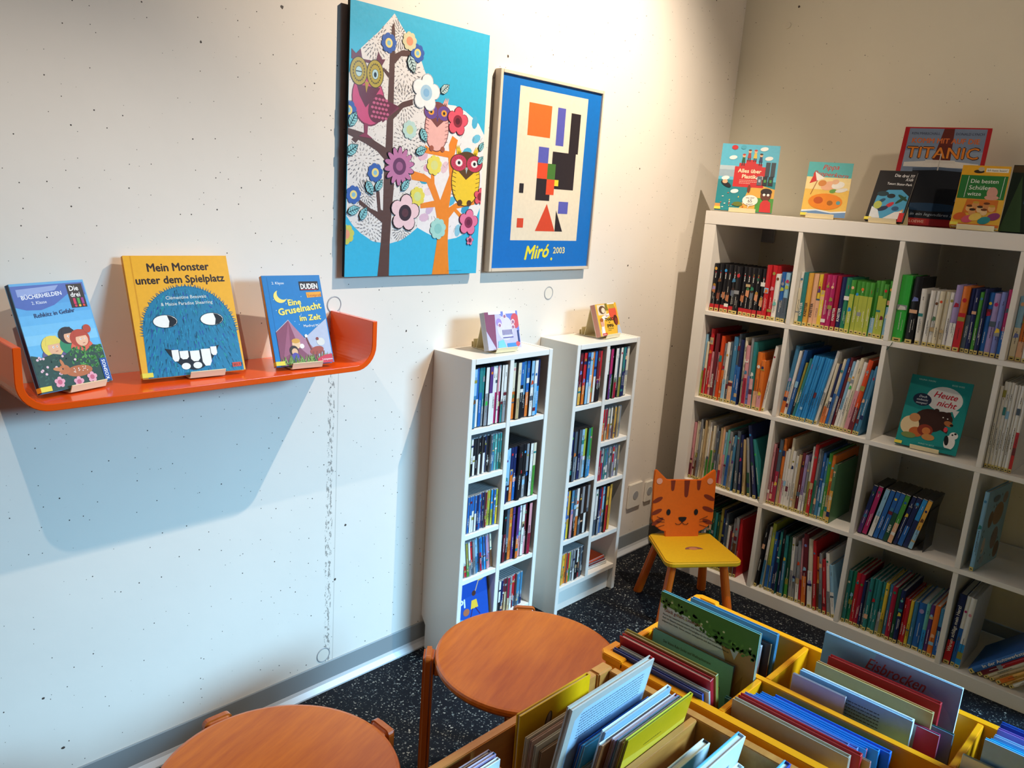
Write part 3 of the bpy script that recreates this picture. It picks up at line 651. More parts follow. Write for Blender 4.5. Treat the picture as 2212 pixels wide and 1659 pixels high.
def art3(a):
    a.rect(0,0,15.1,22.1,'1a7cc2');a.rect(1.2,0,1.35,22.1,'1468a6')
    rn=random.Random(4)
    for i in range(26): a.ell(rn.uniform(1.5,14.6),rn.uniform(9,21),.1,.1,'cfe8f8',n=6,same=i>0)
    a.text('2. Klasse',2.3,20.3,.9,'eef5fb');a.rect(9.4,18.6,14.6,20.9,'1b1a26');a.text('DUDEN',9.7,19.0,1.9,'f4f4f4',bold=.03,width=4.6);a.rect(9.7,18.75,14.2,18.85,'c9304a')
    a.poly([(11,16.7),(15,16.9),(15,18.2),(10.9,18.1)],'f0a632');a.text('Leseprofi',11.3,17.0,1.0,'b04a20')
    a.ell(3.9,17.2,1.7,1.6,'f6e27c');a.ell(4.7,17.9,1.55,1.5,'1a7cc2')
    a.text('Eine',5.6,14.9,2.1,'f7e36a',3,bold=.035);a.text('Gruselnacht',2.8,12.5,2.35,'f7e36a',7,bold=.035,width=11.7);a.text('im Zelt',8.0,10.9,1.95,'f7e36a',2,bold=.035);a.text('Manfred Mai',8.7,9.3,.9,'f4f6fa')
    a.poly([(1.3,0),(15.1,0),(15.1,11.2),(8.2,6.4),(4.9,11.4),(1.3,8.6)],'b9bed4')
    a.poly([(1.3,0),(11.5,0),(11.5,2.5),(4.9,11.2),(1.3,8.4)],'8c4760')
    a.poly([(4.9,11.2),(11.6,2.4),(9,2.0),(6.5,4.5)],'b27a90');a.poly([(4.9,11.2),(4.2,3),(2.2,2)],'a15a74')
    a.ell(6.0,5.2,1.1,1.2,'efc59a');a.ell(6.0,6.0,1.1,.6,'dba03c');a.ell(5.1,3.6,1.2,1.3,'3a2420');a.ell(5.3,3.3,.8,.9,'e8b78e');a.ell(5.3,2.0,1.0,1.1,'5a4aa4');a.ell(7.4,4.6,.6,.6,'f6f3ea')
    a.ell(12.6,5.4,1.1,1.0,'dcd8d2');a.ell(11.8,6.2,.4,.4,'8d3a30');a.ell(11.2,3.3,1.9,1.0,'a84a38',12);a.line([(9.8,3.6),(9.3,5.2),(8.9,6.6)],.4,'7c3a32');a.ell(8.9,7.1,.4,.4,'f2eee8')
    for x in (10.2,11.2,12.3,13.0): a.line([(x,3),(x-.4,1.4)],.4,'8f4234')
    pts=[(rn.uniform(1.3,15),rn.uniform(0,.9),90+rn.uniform(-35,35)) for i in range(90)]
    fur(a,pts[:45],'5f8a3e',2.1,.08);fur(a,pts[45:],'8fae52',1.8,.08)
    a.poly([(11,0),(15.1,0),(15.1,2.2),(13,2),(11,1.2)],'cf2d44');a.text('Lesepaten',12.2,.7,.7,'f6e8ea')
show('picture_book',-2.772,-.150,1.0515,17.1,21.3,.158,.220,.014,'5aa8dc','1d2c4c',art1,'blue children book with three girls and a fawn, left on the orange shelf',stlab='cream stand under the left book with the fawn on the orange shelf',stx=.098,sth=.1)
show('picture_book',-2.566,-.124,1.0515,-3.7,22,.232,.274,.012,'efb02a','d78a1c',art2,'large yellow picture book with a blue furry monster, middle of the orange shelf',stlab='cream stand under the yellow monster book',stx=.140)
show('picture_book',-2.263,-.155,1.0515,-5.4,22.5,.154,.225,.014,'1a7cc2','e0922c',art3,'blue children book with a tent and moon, right on the orange shelf',stlab='cream stand under the blue tent book',stx=.078)
def artA(a):
    a.rect(0,0,22,26.7,'5fc0dc');a.rect(0,0,22,12,'1f8a94');a.rect(0,16,6,17.6,'b9cdd6');a.rect(0,13.2,7,16,'9fb6c4')
    a.poly([(9,0),(22,0),(22,9),(16,10.5),(12,9)],'e7b04c');a.rect(15,0,22,5.5,'4f9a3e')
    for x,y,w_ in ((4,7.5,14),(5.5,8.2,11)): pass
    a.poly([(5.7,9.4),(17.2,9.4),(17.2,17.6),(15.8,17.6),(15.8,18.8),(13.4,18.8),(13.4,20.2),(9.7,20.2),(9.7,18.8),(7.2,18.8),(7.2,17.4),(5.7,17.4)],'d12a2c')
    a.text('Alles über',11.4,15.1,2.1,'f8e6c2',0,'C',.03);a.text('Plastik',11.4,12.9,2.1,'f8e6c2',0,'C',.03);a.dashes(8.0,12.0,7.5,3,'f0b8a8',.22,.6,seed=4)
    for i,(x,y,c,d) in enumerate(((8.6,19.6,'24643c','c93a30'),(10.6,21.4,'b03a3a','6b3a24'),(12.8,21.4,'e8c24c','c93a30'),(15.0,20.0,'2f3f62','3a2a20'))):
        a.poly([(x-.7,y-.6),(x+.7,y-.6),(x+.45,y+1.5),(x-.45,y+1.5)],c);a.ell(x,y+2.1,.62,.65,'eab88e');a.ell(x,y+2.55,.6,.35,d)
        a.line([(x-.3,y-.6),(x-.4,y-1.8)],.35,'26262e');a.line([(x+.3,y-.6),(x+.4,y-1.8)],.35,'26262e',1)
    for x,y in ((15.8,24.6),(18,21),(4.6,20.8),(15.6,13.2),(2.7,12.6),(6.7,7.6)): a.ell(x,y,1.5,.8,'f6f6f2',10,same=0)
    a.ell(4.8,24.8,1.2,.9,'cf2f34');a.ell(8,25,1,.8,'4fb0c8')
    for x in (17.2,19.2): a.rect(x,14,x+1.6,19.5,'3c4650');
    for x,c in ((14.6,'5a6570'),(16.6,'242a30'),(18.7,'242a30')): a.rect(x,10.4,x+1.8,13.9,c);a.rect(x+.5,11.6,x+1.3,12.7,{'5a6570':'aac4d4','242a30':'4a9a4a'}[c])
    a.ell(3.2,10.2,2.2,.9,'161a22',-30);a.ell(2.7,11.2,1.0,.8,'e8b890');a.ell(12,8.8,.6,1.6,'7a3a20')
    rn=random.Random(5)
    for i in range(26): a.ell(rn.uniform(1,13),rn.uniform(.8,7),rn.uniform(.15,.4),.18,rn.choice(('e7c34a','d65a3a','7fc8c0','f0f0e8')),rn.uniform(0,90),8,same=i>0)
    a.ell(8.5,2.6,1.9,.9,'6b7a2c');a.ell(18.6,6.7,2.0,2.3,'6b3824');a.ell(18.6,8.0,2.1,1.3,'2a1a18');a.ell(17.9,6.8,.5,.5,'f6f6f2');a.ell(19.4,6.8,.5,.5,'f6f6f2',same=1)
    a.poly([(16.8,0),(21,0),(20.6,3.8),(19.4,4.8),(17.8,4.6),(16.9,3.4)],'cf2f30')
    a.ell(13,4.3,2.9,2.1,'f4f0e6');a.text('Mit über',13,5.0,.9,'2a2a2a',6,'C');a.text('65',13,3.5,1.7,'2a2a2a',6,'C');a.text('Klappen',13,2.6,.8,'2a2a2a',6,'C')
    a.poly([(0,.8),(2,.8),(2,2.4),(0,2.4)],'e99a4a')
def artB(a):
    a.rect(0,0,15,20.2,'f0c25a');a.rect(0,14.5,15,20.2,'5ab4b4');a.rect(0,10,15,14.5,'f4dc9a')
    a.text('Pippa',7.6,17.4,2.6,'c83228',3,'C',.012,shear=.3);a.text('Pepperkorn',7.8,14.9,2.2,'c83228',-4,'C',.012,shear=.3,width=12)
    a.poly([(1.2,12),(6.2,14.2),(2.6,16.4)],'f4efe4');a.poly([(1.2,12),(3.6,13),(2.6,16.4)],'d23a34');a.line([(3.8,13.2),(2.2,8)],.25,'a4602c')
    for x,y,rx,ry,c in ((8,11.5,2.8,1.6,'efb48e'),(5.6,12.3,1.4,1.1,'d98a44'),(11,11.8,2.2,1.3,'f0ece2'),(10,13,1.2,.9,'eab890'),(9.6,9.6,1.2,.7,'6ba04a'),(12.4,10,2.1,.7,'e9e4da')): a.ell(x,y,rx,ry,c,15)
    a.ell(7.6,5.6,5.8,3.0,'ee8a22');a.ell(5.2,6,1.6,1.3,'c85a1c');a.ell(9.2,5.2,1.0,.9,'a8641c');a.ell(12,5.4,.7,.7,'5aa0a8')
    a.poly([(0,0),(15,0),(15,2.6),(10,1.9),(5,2.7),(0,2.2)],'6f94c0');a.poly([(0,1.6),(5,2.2),(10,1.5),(15,2.1),(15,2.6),(10,2.0),(5,2.7),(0,2.2)],'e8f0f4')
def artC(a):
    a.rect(0,0,12.9,18,'17161c');a.text('Die drei ???',5.6,15.7,1.5,'f2f2f2',-2,width=6.6);a.text('Kids',9.6,14.3,1.4,'f2f2f2',0,shear=.4);a.text('Tatort Skater-Park',3.9,12.9,1.15,'f2f2f2',-2,width=8.4)
    a.poly([(1.2,1),(12.4,1),(12.4,9),(9.5,11.2),(5,11),(1.8,8.8)],'4aa0c8')
    for x,y,rx,ry,c,r_ in ((3.6,9.6,2.0,.9,'1c3a44',0),(4,7.2,1.2,.6,'23506c',30),(6.6,8.9,1.4,.8,'20242c',0),(7.0,5.8,1.5,.7,'c8303c',35),(5.0,4.4,1.8,.8,'1f3050',20),(10.2,7.6,2.0,.5,'1c4a34',40),(10.6,8.4,2.0,.5,'1c4a34',-30),(3,5.6,1.4,1.4,'b8c05a',0),(9.2,4.6,1.2,.8,'2a5a80',0)): a.ell(x,y,rx,ry,c,r_)
    a.poly([(1.2,1),(5,1),(3.6,3.8),(1.2,5)],'dfe4e8');a.poly([(7,1),(12,1),(12,4.6)],'d9a05a');a.poly([(6,1),(11.4,1),(11.8,3.8),(9.4,3.4)],'e8e6e0')
    a.rect(11.1,0.1,12.8,3.2,'d02c30')
def artD(a):
    a.rect(0,0,27,37,'b8242a');a.rect(1.5,9,25.5,35.3,'7f8fa8');a.rect(1.5,22,25.5,27,'96a4b8')
    a.poly([(10.6,22),(16.4,22),(15.6,35.3),(12.4,35.3)],'6a2f26')
    a.text('KEN MARSCHALL',2.4,33.0,1.3,'3a3f52',0,width=9);a.text('DONALD LYNCH',16.2,33.0,1.3,'3a3f52',0,width=8.6)
    a.text('KOMM MIT AUF DIE',13.4,29.9,2.6,'d5703a',0,'C',.03,width=21);a.text('TITANIC',13.2,24.3,6.0,'3a1c1a',0,'C',.045,width=22.4);a.text('TITANIC',13.2,24.35,5.9,'e88a34',0,'C',.015,width=22.2)
    a.poly([(2,21),(25,21),(25,22.6),(17,23.4),(10,23.4),(2,22.6)],'e6e2da');a.rect(8.6,22.6,17.8,23.7,'ddd9d0')
    a.rect(1.5,17.8,25.5,18.8,'8a6a5c')
    a.poly([(5.2,20.6),(13.2,21.2),(21.6,20.6),(20.2,9),(16,2.6),(10,2.6),(6.4,9)],'1c1f26');a.poly([(5.2,20.6),(13.2,21.2),(21.6,20.6),(21.5,19.6),(13.2,20.1),(5.3,19.6)],'55657c');a.line([(13.1,26),(13.1,20)],.35,'c9c5bc')
    a.rect(1.5,2.4,25.5,9,'16263a');a.poly([(6.6,9),(20,9),(17,2.6),(9.6,2.6)],'1c1f26');a.ell(13,6.5,10,1.5,'28486a')
    a.text('Blicke in ein legendäres Schiff',13.4,3.4,1.5,'b8c4d0',0,'C',width=21,shear=.2);a.rect(7.2,.4,13.2,2.3,'c6382f');a.text('LOEWE',7.8,.7,1.4,'f0c8b0')
    a.rect(0,0,27,1.5,'a01f26')if False else None
def artE(a):
    a.rect(0,0,13.5,20.3,'e9b23c');a.rect(0,17,13.5,20.3,'efb12c');a.ell(4.9,18.3,1.5,.6,'3a3026');a.ell(5.4,19.1,.9,.7,'c4b89a')
    a.rect(6.8,18.2,13,19.5,'f4efe0');a.text('Ich kann lesen!',7.1,18.5,.95,'2a2420',0,width=5.4)
    a.rect(.2,9.2,13.3,17,'2f7a3a');a.line([(2.2,9.6),(2.4,16.7)],.16,'dfe8d8');a.line([(12.2,9.6),(12.4,16.7)],.16,'dfe8d8')
    a.text('Die besten',3.1,14.4,1.9,'eef2e4',1,width=7.8);a.text('Schüler-',3.0,12.2,2.0,'eef2e4',1,width=6.8);a.text('witze',3.0,10.2,1.8,'eef2e4',1)
    a.ell(9.8,11.4,1.5,1.9,'d9a08c');a.ell(9.9,9.8,2.0,.8,'d9a08c')
    a.poly([(2.6,4.4),(12,5.2),(12,9),(3.3,9)],'d6752c')
    for i,(x,y) in enumerate(((4.4,6),(6,7.2),(7.4,5.8),(9,7),(10.6,6.2),(5.4,4.8),(8.6,4.9))): a.ell(x,y,1.0,1.1,('e6b070','d99a5c','e8c08a','cf8a50')[i%4]);a.ell(x,y+.8,.9,.4,('6b3a1c','caa03a','3a2a20')[i%3])
    for x,y,c in ((2.2,3.2,'d2602c'),(4.6,2.4,'d4586c'),(11.6,3.6,'8c3a6a'),(9.2,2.2,'2f8a8c'),(6.6,3.2,'eac45c')): a.ell(x,y,1.8,1.2,c,20)
    a.rect(0,0,13.5,.9,'d6702c')
def artG(a):
    a.rect(0,0,19,24.8,'1b8f8c');a.text('SALINA YOON',2.4,23.2,.8,'bfe4e0');a.text('ROSI VOSS',12.8,22.9,.8,'bfe4e0')
    a.ell(11.6,17.9,5.6,4.3,'e9e7e4',-4,30);a.poly([(14.6,14.8),(16.8,14.9),(15.9,12.4)],'e9e7e4')
    a.ell(5.0,16.6,2.9,2.2,'1d2c48',-4);a.text('Doch',5.0,17.3,1.1,'e8eef4',0,'C',shear=.3);a.text('vielleicht',5.0,16.2,1.0,'e8eef4',0,'C',shear=.3);a.text('morgen?',5.0,15.1,1.0,'e8eef4',0,'C',shear=.3)
    a.text('Heute',11.7,18.2,2.9,'c4263a',-2,'C',.02,shear=.3);a.text('nicht',12.6,15.4,2.9,'c4263a',-2,'C',.02,shear=.3)
    a.ell(8.8,9.9,4.9,4.0,'3a2018');a.ell(12.4,11.2,3.2,2.6,'3a2018');a.ell(10.2,13.6,.8,.8,'3a2018');a.ell(14.0,13.2,.75,.75,'3a2018',same=1);a.poly([(12.4,7.6),(14.8,6.6),(15,7.8),(12.6,9.4)],'3a2018')
    a.ell(14.6,10.0,1.4,.9,'b06a3a',-15);a.ell(15.6,9.7,.55,.4,'17110f');a.ell(12.6,11.8,.22,.2,'f0ede6');a.ell(14.0,11.6,.22,.2,'f0ede6',same=1);a.ell(14.2,7.9,.6,.85,'d6404a')
    a.ell(3.2,7.2,2.9,3.2,'e6cda0');a.ell(4.2,10,1.7,1.5,'c88a58');a.ell(5.6,5.2,2.2,1.7,'c0622c');a.ell(8.2,6.4,2.4,2.0,'8c3420');a.ell(8.6,6.2,1.3,1.2,'d07c40');a.ell(3.6,3.7,2.3,1.0,'7c8a4c');a.ell(9.6,4.2,2.0,1.1,'c98a4c')
    a.ell(16.2,3.9,1.7,2.5,'eceae6');a.ell(17.0,6.4,1.3,1.2,'eceae6');a.ell(15.2,4.4,.7,1.7,'1c1c1e',10);a.ell(17.4,7.1,.4,.35,'1c1c1e');a.ell(16.6,6.6,.3,.3,'1c1c1e',same=1);a.ell(14.8,1.6,2.6,.35,'13716f')
    a.text('ANNETTE BETZ',9.6,1.4,.7,'9cd4d0',0,'C')
def artF(a):
    a.rect(0,0,20,21,'1d2a20');a.rect(0,18.8,20,21,'4a3a24');a.poly([(0,0),(6,0),(3,18)],'3a5230');a.rect(5,9,20,13,'3c5874');a.ell(12,6,5,3,'5a6428')
Z0=1.4905
show('picture_book',-.375,-.185,Z0,-63,15.5,.216,.262,.010,'4fb0c8','2a8a94',artA,'turquoise picture book with red title block and crowd, leftmost on top of the cube shelf',stlab='cream stand under the leftmost book on top of the cube shelf',stx=.105,stw=.10)
show('children_book',-.38,-.539,Z0,-71,16.5,.150,.200,.010,'f0c25a','e2a03c',artB,'yellow and turquoise children book with beach scene on top of the cube shelf',stlab='cream stand under the yellow beach book on top of the cube shelf',stx=.066,stw=.095)
show('children_book',-.38,-.768,Z0,-95,19,.128,.178,.013,'17161c','17161c',artC,'small black children book with skaters on top of the cube shelf',stlab='cream stand under the small black book on top of the cube shelf',stx=.065,stw=.095)
show('picture_book',-.285,-.80,Z0,-79,22,.268,.358,.012,'b8242a','b8242a',artD,'tall red framed ship book standing behind the small black book',stw=0,sticker=False,lift=0)
show('children_book',-.385,-1.041,Z0,-80,20,.135,.203,.022,'e9b23c','e9b23c',artE,'yellow and green paperback joke book at the right on top of the cube shelf',stlab='cream stand under the yellow and green joke book',stx=.073,stw=.105)
show('picture_book',-.315,-1.165,Z0,-86,14,.20,.212,.016,'1d2a20','2c3a28',artF,'dark green book at the far right edge on top of the cube shelf',stw=0,sticker=False,lift=0)
show('picture_book',-.386,-.998,kz(1)+.0005,-84.2,21.5,.190,.248,.010,'1b8f8c','14706e',artG,'teal picture book with bear and speech bubble, alone in a cube shelf compartment',stlab='cream stand under the teal bear book in the cube shelf',stx=.095,stw=.09)
# CDs on the towers
def artCD1(a):
    a.rect(0,0,14.2,12.4,'c9c2ea');a.poly([(0,6),(3.4,0),(4.4,12.4),(0,12.4)],'8a3a5c');a.poly([(4,12.4),(14.2,12.4),(14.2,5),(9,9)],'7a86d8');a.ell(8,6.5,3.4,3.8,'ded8f2')
    a.ell(12.6,8.6,1.8,2.4,'d8525c');a.ell(5.6,8.4,1.2,1.3,'a98fd8');a.rect(1.6,11.0,6.8,12.1,'f2eff4');a.rect(7.8,11.0,13.2,12.1,'f0eef0')
    for x,y in ((8.3,10.3),(5.8,7.6),(11.6,8.4),(11.4,6.8)): a.ell(x,y,.75,.8,'f0dce0');a.ell(x,y-.1,.5,.5,'a46a8c')
    for i in range(8): a.rect(6.6+i*.55,4.4,6.85+i*.55,6.0,'6a5a94',same=i>0)
    a.rect(6.6,3.4,11,3.7,'6a5a94');a.rect(8,.5,12,1.7,'4a92dc');a.ell(12.6,1.3,.9,.8,'e0565c');a.rect(12.9,1.8,13.6,5.6,'2f3f7c');a.poly([(4,.5),(7.6,.5),(6.6,3),(4.4,2.6)],'7fd0e6')
def artCD2(a):
    a.rect(0,0,14.2,12.4,'f0b838');a.poly([(1,2),(3,7),(8,8),(8,7),(4,5.6),(2.6,0),(1,0)],'f6efe2');a.poly([(1,7.6),(6.4,7.4),(6.4,11.3),(1,11.3)],'f0d8b8');a.ell(4,9.4,2.2,1.5,'6a4a34');a.ell(4.6,9.2,1.2,1.0,'f0d8b8')
    a.ell(10.6,8.2,2.6,3.0,'e8583c');a.poly([(8.6,9.6),(12.6,9.6),(11.8,12),(9.2,12)],'c8a03a');a.poly([(6,9),(8,9),(7.4,12.2),(6.2,12.2)],'8a7a2c')
    a.rect(7.8,11.2,12.6,12.2,'f4efe4');a.text('Tanja To',5.2,6.9,.7,'c44a28');a.text('THABO',4.6,5.2,1.7,'241a16',0,bold=.03);a.text('und',6.6,4.5,.7,'241a16');a.text('EMMA',5.2,2.9,1.6,'241a16',0,bold=.03);a.dashes(5.4,2.3,3.8,2,'3a2a20',.16,.6,seed=3)
    a.ell(11.6,5.2,1.5,1.9,'5a2a1e');a.ell(11.9,4.8,1.0,1.3,'8a3a28');a.poly([(11.2,0),(14,0),(13.6,3.4),(12,3.2)],'b9c4d4');a.ell(2.4,4.6,1.1,1.5,'e6a88c');a.ell(2.3,5.8,1.1,.7,'b0602c');a.rect(1.4,1.0,3.2,3.4,'f0f0ee');a.rect(1.3,.1,4.3,1.0,'d03a30');a.text('AUDIO',1.6,.25,.65,'f8eeea')
show('cd_case',-1.523,-.135,1.0185,-2.8,17,.140,.118,.022,'dfe0e6','c8ccd6',artCD1,'pale purple disc case on the stand on top of the nearer tower',cat='cd',stlab='cream stand holding the purple disc case on the nearer tower',stx=.07,stw=.09,sticker=False,depth=.10,pages='clear',shh=.105,tail=True,lift=.004)
show('cd_case',-.968,-.142,1.0185,5.0,20,.140,.116,.022,'e6d8c4','d89a8a',artCD2,'yellow disc case with two children on the stand on the farther tower',cat='cd',stlab='cream stand holding the yellow disc case on the farther tower',stx=.07,stw=.09,sticker=False,depth=.10,pages='clear',shh=.105,tail=True,lift=.004)
def artDV(a):
    a.rect(0,0,13.4,18.8,'1c50b4');a.rect(0,16.8,13.4,18.8,'13326c');a.rect(.2,16.4,5.2,17.6,'9ccc3c');a.ell(11,15.6,2.2,1.2,'e8b23c',15);a.line([(9.6,14.6),(7.6,10.8)],.4,'e8b890');a.ell(7.2,10.8,.9,.9,'5a2f24');a.poly([(6,8.6),(8.2,8.6),(8.8,5.8),(5.4,5.8)],'f0c63c')
    a.line([(6.2,5.8),(5,2.6)],.4,'3a2a6a');a.line([(7.6,5.8),(9.4,3.2)],.4,'3a2a6a');a.ell(3.4,5.4,1.4,1.2,'b06a4a');a.text('PI',.3,7.2,4.0,'dff0fa',0,bold=.03);a.poly([(0,0),(13.4,0),(13.4,1.6),(4,2.6),(0,4)],'4aa8dc')
show('dvd_case',-1.603,-.163,.1106,0,10,.134,.168,.014,'2a3040','1c50b4',artDV,'blue film case facing out in the lowest left compartment of the nearer tower',cat='dvd',stw=0,sticker=False,pages='blackcase',lift=0)

# ---------------------------------------------------------------- orange wall shelf
def arc(cx,cy,r,a0,a1,n=8): return [(cx+r*math.cos(R(a0+(a1-a0)*i/n)),cy+r*math.sin(R(a0+(a1-a0)*i/n))) for i in range(n+1)]
t_=.0145;x0,x1,zb,zt,rad=-2.828,-1.994,1.0345,1.160,.062
out=[(x0,zt+.004)]+arc(x0+rad,zb+rad,rad,180,270)+arc(x1-rad,zb+rad,rad,270,360)+[(x1,zt)]
inn=[(x1-t_,zt)]+arc(x1-rad,zb+rad,rad-t_,360,270)+arc(x0+rad,zb+rad,rad-t_,270,180)+[(x0+t_,zt+.004)]
m=MB();PO=out;PI_=inn[::-1];n=len(PO)
fr=[(a,-.19,b) for a,b in PO]+[(a,-.19,b) for a,b in PI_];bk_=[(a,-.0005,b) for a,b in PO]+[(a,-.0005,b) for a,b in PI_]
fs=[]
for i in range(n-1):
    fs+=[(i,i+1,n+i+1,n+i),(2*n+i+1,2*n+i,3*n+i,3*n+i+1),(i+1,i,2*n+i,2*n+i+1),(n+i,n+i+1,3*n+i+1,3*n+i)]
fs+=[(0,n,3*n,2*n),(n-1,2*n+n-1,4*n-1,2*n-1)]
m.add(fr+bk_,fs)
tag(m.build('wall_shelf',M['orange'],None,.0012,2),'glossy orange wall shelf with rounded upturned ends under the concrete wall','shelf')

# ---------------------------------------------------------------- pictures
pt=thing('owl_poster','large turquoise poster board of owls sitting in two trees','poster',T(-1.982,0,1.253))
MB().box(0,.492,-.022,-.012,0,.695).build('board',M['matte'],pt) 
for xx in (.1,.36): MB().box(xx,xx+.04,-.012,0,.05,.64).build('mounting_batten',M['matte'],pt)
m=MB();m.box(0,.492,-.0232,-.0221,0,.695,'35b4dc')
a=Art(m,49.2,69.5,None,.000015,lambda p,q,d:(p/100,-.0233-d,q/100))
a.rect(0,0,49.2,69.5,'3ab8e0')
crown2=[(33,48.3),(37,48.4),(41,47.3),(44.5,45.6),(46.6,44.4),(49.2,41.4),(49.2,20),(47,15),(43.6,12.2),(40,10.8),(36.8,10.3),(32,10.8),(28,12.2),(24.6,13.6),(22,20),(22,40),(27,46)]
a.poly(crown2,'f2eef0')
crown=[(13.9,68.7),(16.9,65.6),(19.6,63.4),(22,61.6),(24.7,56.5),(26.6,53.5),(27.5,47),(27.2,36),(26,24),(24.6,13.5),(22,11.7),(19,10),(14.5,8.9),(9,9.6),(5,11.7),(2.4,13.7),(.2,16.2),(0,52),(3.6,58.6),(9,63.4),(12,66.6)]
a.poly(crown,'eae6e4')
rn=random.Random(11)
def inside(x,y,P_):
    r_=False;j=len(P_)-1
    for i in range(len(P_)):
        if (P_[i][1]>y)!=(P_[j][1]>y) and x<(P_[j][0]-P_[i][0])*(y-P_[i][1])/(P_[j][1]-P_[i][1])+P_[i][0]: r_=not r_
        j=i
    return r_
k_=0
for cx,cy,R_ in ((8,61,4),(18,55,5),(5,31,5),(8,13.5,4),(19,13,3),(20,37,4.5),(4,44,3),(16,64,3),(18,47,4),(6,22,3)):
    for ring in range(1,5):
        nn=ring*7
        for i in range(nn):
            an=2*math.pi*i/nn+ring*.3;x,y=cx+R_*ring/4*math.cos(an),cy+R_*ring/4*math.sin(an)*1.1
            if inside(x,y,crown): a.ell(x,y,.32+.07*ring,.16,rn.choice(('8f8a8c','a8a09a','77757a')),math.degrees(an),6,same=k_>0);k_+=1
for i in range(900):
    x,y=rn.uniform(0,27),rn.uniform(9,68)
    if inside(x,y,crown): a.ell(x,y,.16,.13,rn.choice(('98928e','b4aaa4','807c80')),0,5,same=1)
for x,y,c in ((45,44.6,'4fb4dc'),(46,40,'6fc4e4'),(26.5,27,'3aa8cc'),(37.2,21.5,'52b6dc'),(43,19.5,'3aa0cc'),(42.6,36,'58bce0'),(25.6,33.5,'e4b8cc'),(27.8,30.5,'dca8c0'),(27,16.5,'dcbcd4'),(34,31,'e8c8d4'),(28.4,24,'f0dce4'),(29,19,'d0b8d8'),(40.4,13,'8cc8e0')): a.ell(x,y,1.9,1.2,c,rn.uniform(0,90),9)
for i in range(40):
    x,y=rn.uniform(24,48),rn.uniform(12,46);
    if inside(x,y,crown2): a.line([(x,y),(x+rn.uniform(-1,1),y+rn.uniform(.4,1.4))],.1,'8d8f96',same=i>0)
B='5c3a2e'
a.poly([(11.0,0),(15.0,0),(14.9,9),(15.2,17.5),(15.7,25),(14.8,35),(14.6,46),(14.5,58),(14.3,64),(13.9,66.5),(13.2,65.5),(12.8,58),(12.6,46),(12.4,36),(12.1,28),(12.2,18),(11.8,9.4)],B)
a.poly([(14.2,58.7),(17,60.2),(19.8,60.5),(19.8,59.0),(16.6,58.6),(14.6,56.4)],B);a.poly([(0,38.6),(5.4,37.8),(9,36),(12.6,34.6),(12.6,31.2),(9.5,33.6),(5.6,35.2),(0,37)],B)
a.poly([(14.2,44.6),(17.5,47),(21.2,48.3),(21.2,46.7),(18,45.6),(14.6,42.2)],B);a.poly([(12.6,52.5),(10.5,54.4),(10.9,54.9),(12.8,53.8)],B)
a.poly([(4.0,20.8),(8,18.4),(10.4,17.6),(9.6,23.5),(10.8,23.0),(11.4,18.2),(12.2,18),(12.2,14.6),(8.6,16.9),(4.2,19.4)],B);a.poly([(1.2,35.8),(2.4,37),(4,36.6),(2.6,35)],B)
O='f08a1c'
a.poly([(31,0),(37.8,0),(37.0,6),(36.6,10.9),(36.6,16.5),(38.6,18.6),(41.2,16.6),(41.6,17.8),(39.4,19.4),(46.8,20.9),(46.6,22.4),(39,21),(36.4,19.6),(37.0,24),(37.8,29),(37.4,34),(38.6,39),(36.4,40),(35.2,37.4),(35.5,35.6),(28,35.8),(26.3,36.6),(26.3,34.4),(35.2,33.8),(36.0,28.9),(32.9,21.6),(30.4,26.2),(30,30),(28.8,30),(29,27.4),(26.4,28.6),(21.1,29.4),(21.9,26.8),(27.4,26.4),(30.6,21.4),(25.4,20.4),(25.5,19.0),(31,19.6),(32.6,14),(32.3,9.2)],O)
def owl(cx,cy,w,h,body,dark,eye,iris,beak,bandc=None):
    a.ell(cx,cy,w+.25,h+.25,dark,0,28);a.ell(cx,cy,w,h,body,0,28)
    for s_ in (-1,1):
        for j in range(3): a.poly([(cx+s_*(w*.35+j*.55),cy+h*.98),(cx+s_*(w*.35+j*.55+.9),cy+h*.9),(cx+s_*(w*.55+j*.55+.5),cy+h*1.36)],body if bandc is None else bandc,j>0)
    a.ell(cx,cy+h*.82,w*.7,h*.3,dark);a.poly([(cx-w*.75,cy+h*.42),(cx+w*.75,cy+h*.42),(cx,cy+h*.02)],dark)
    for s_ in (-1,1):
        ex=cx+s_*w*.56;a.ell(ex,cy+h*.66,w*.62,h*.34,dark,0,24);a.ell(ex,cy+h*.66,w*.56,h*.31,eye,0,24)
        for i in range(16):
            an=2*math.pi*i/16;a.ell(ex+w*.38*math.cos(an),cy+h*.66+h*.21*math.sin(an),.16,.12,dark,math.degrees(an),5,same=i>0)
        a.ell(ex,cy+h*.66,w*.25,h*.14,iris);a.ell(ex,cy+h*.66,w*.10,h*.07,'241c1c')
    a.poly([(cx-.5,cy+h*.5),(cx+.5,cy+h*.5),(cx,cy+h*.24)],beak)
    for s_ in (-1,1):
        for j in range(6): a.line([(cx+s_*w*.98,cy+h*.3-j*h*.17),(cx+s_*w*.72,cy+h*.24-j*h*.17)],.14,dark,j>0)
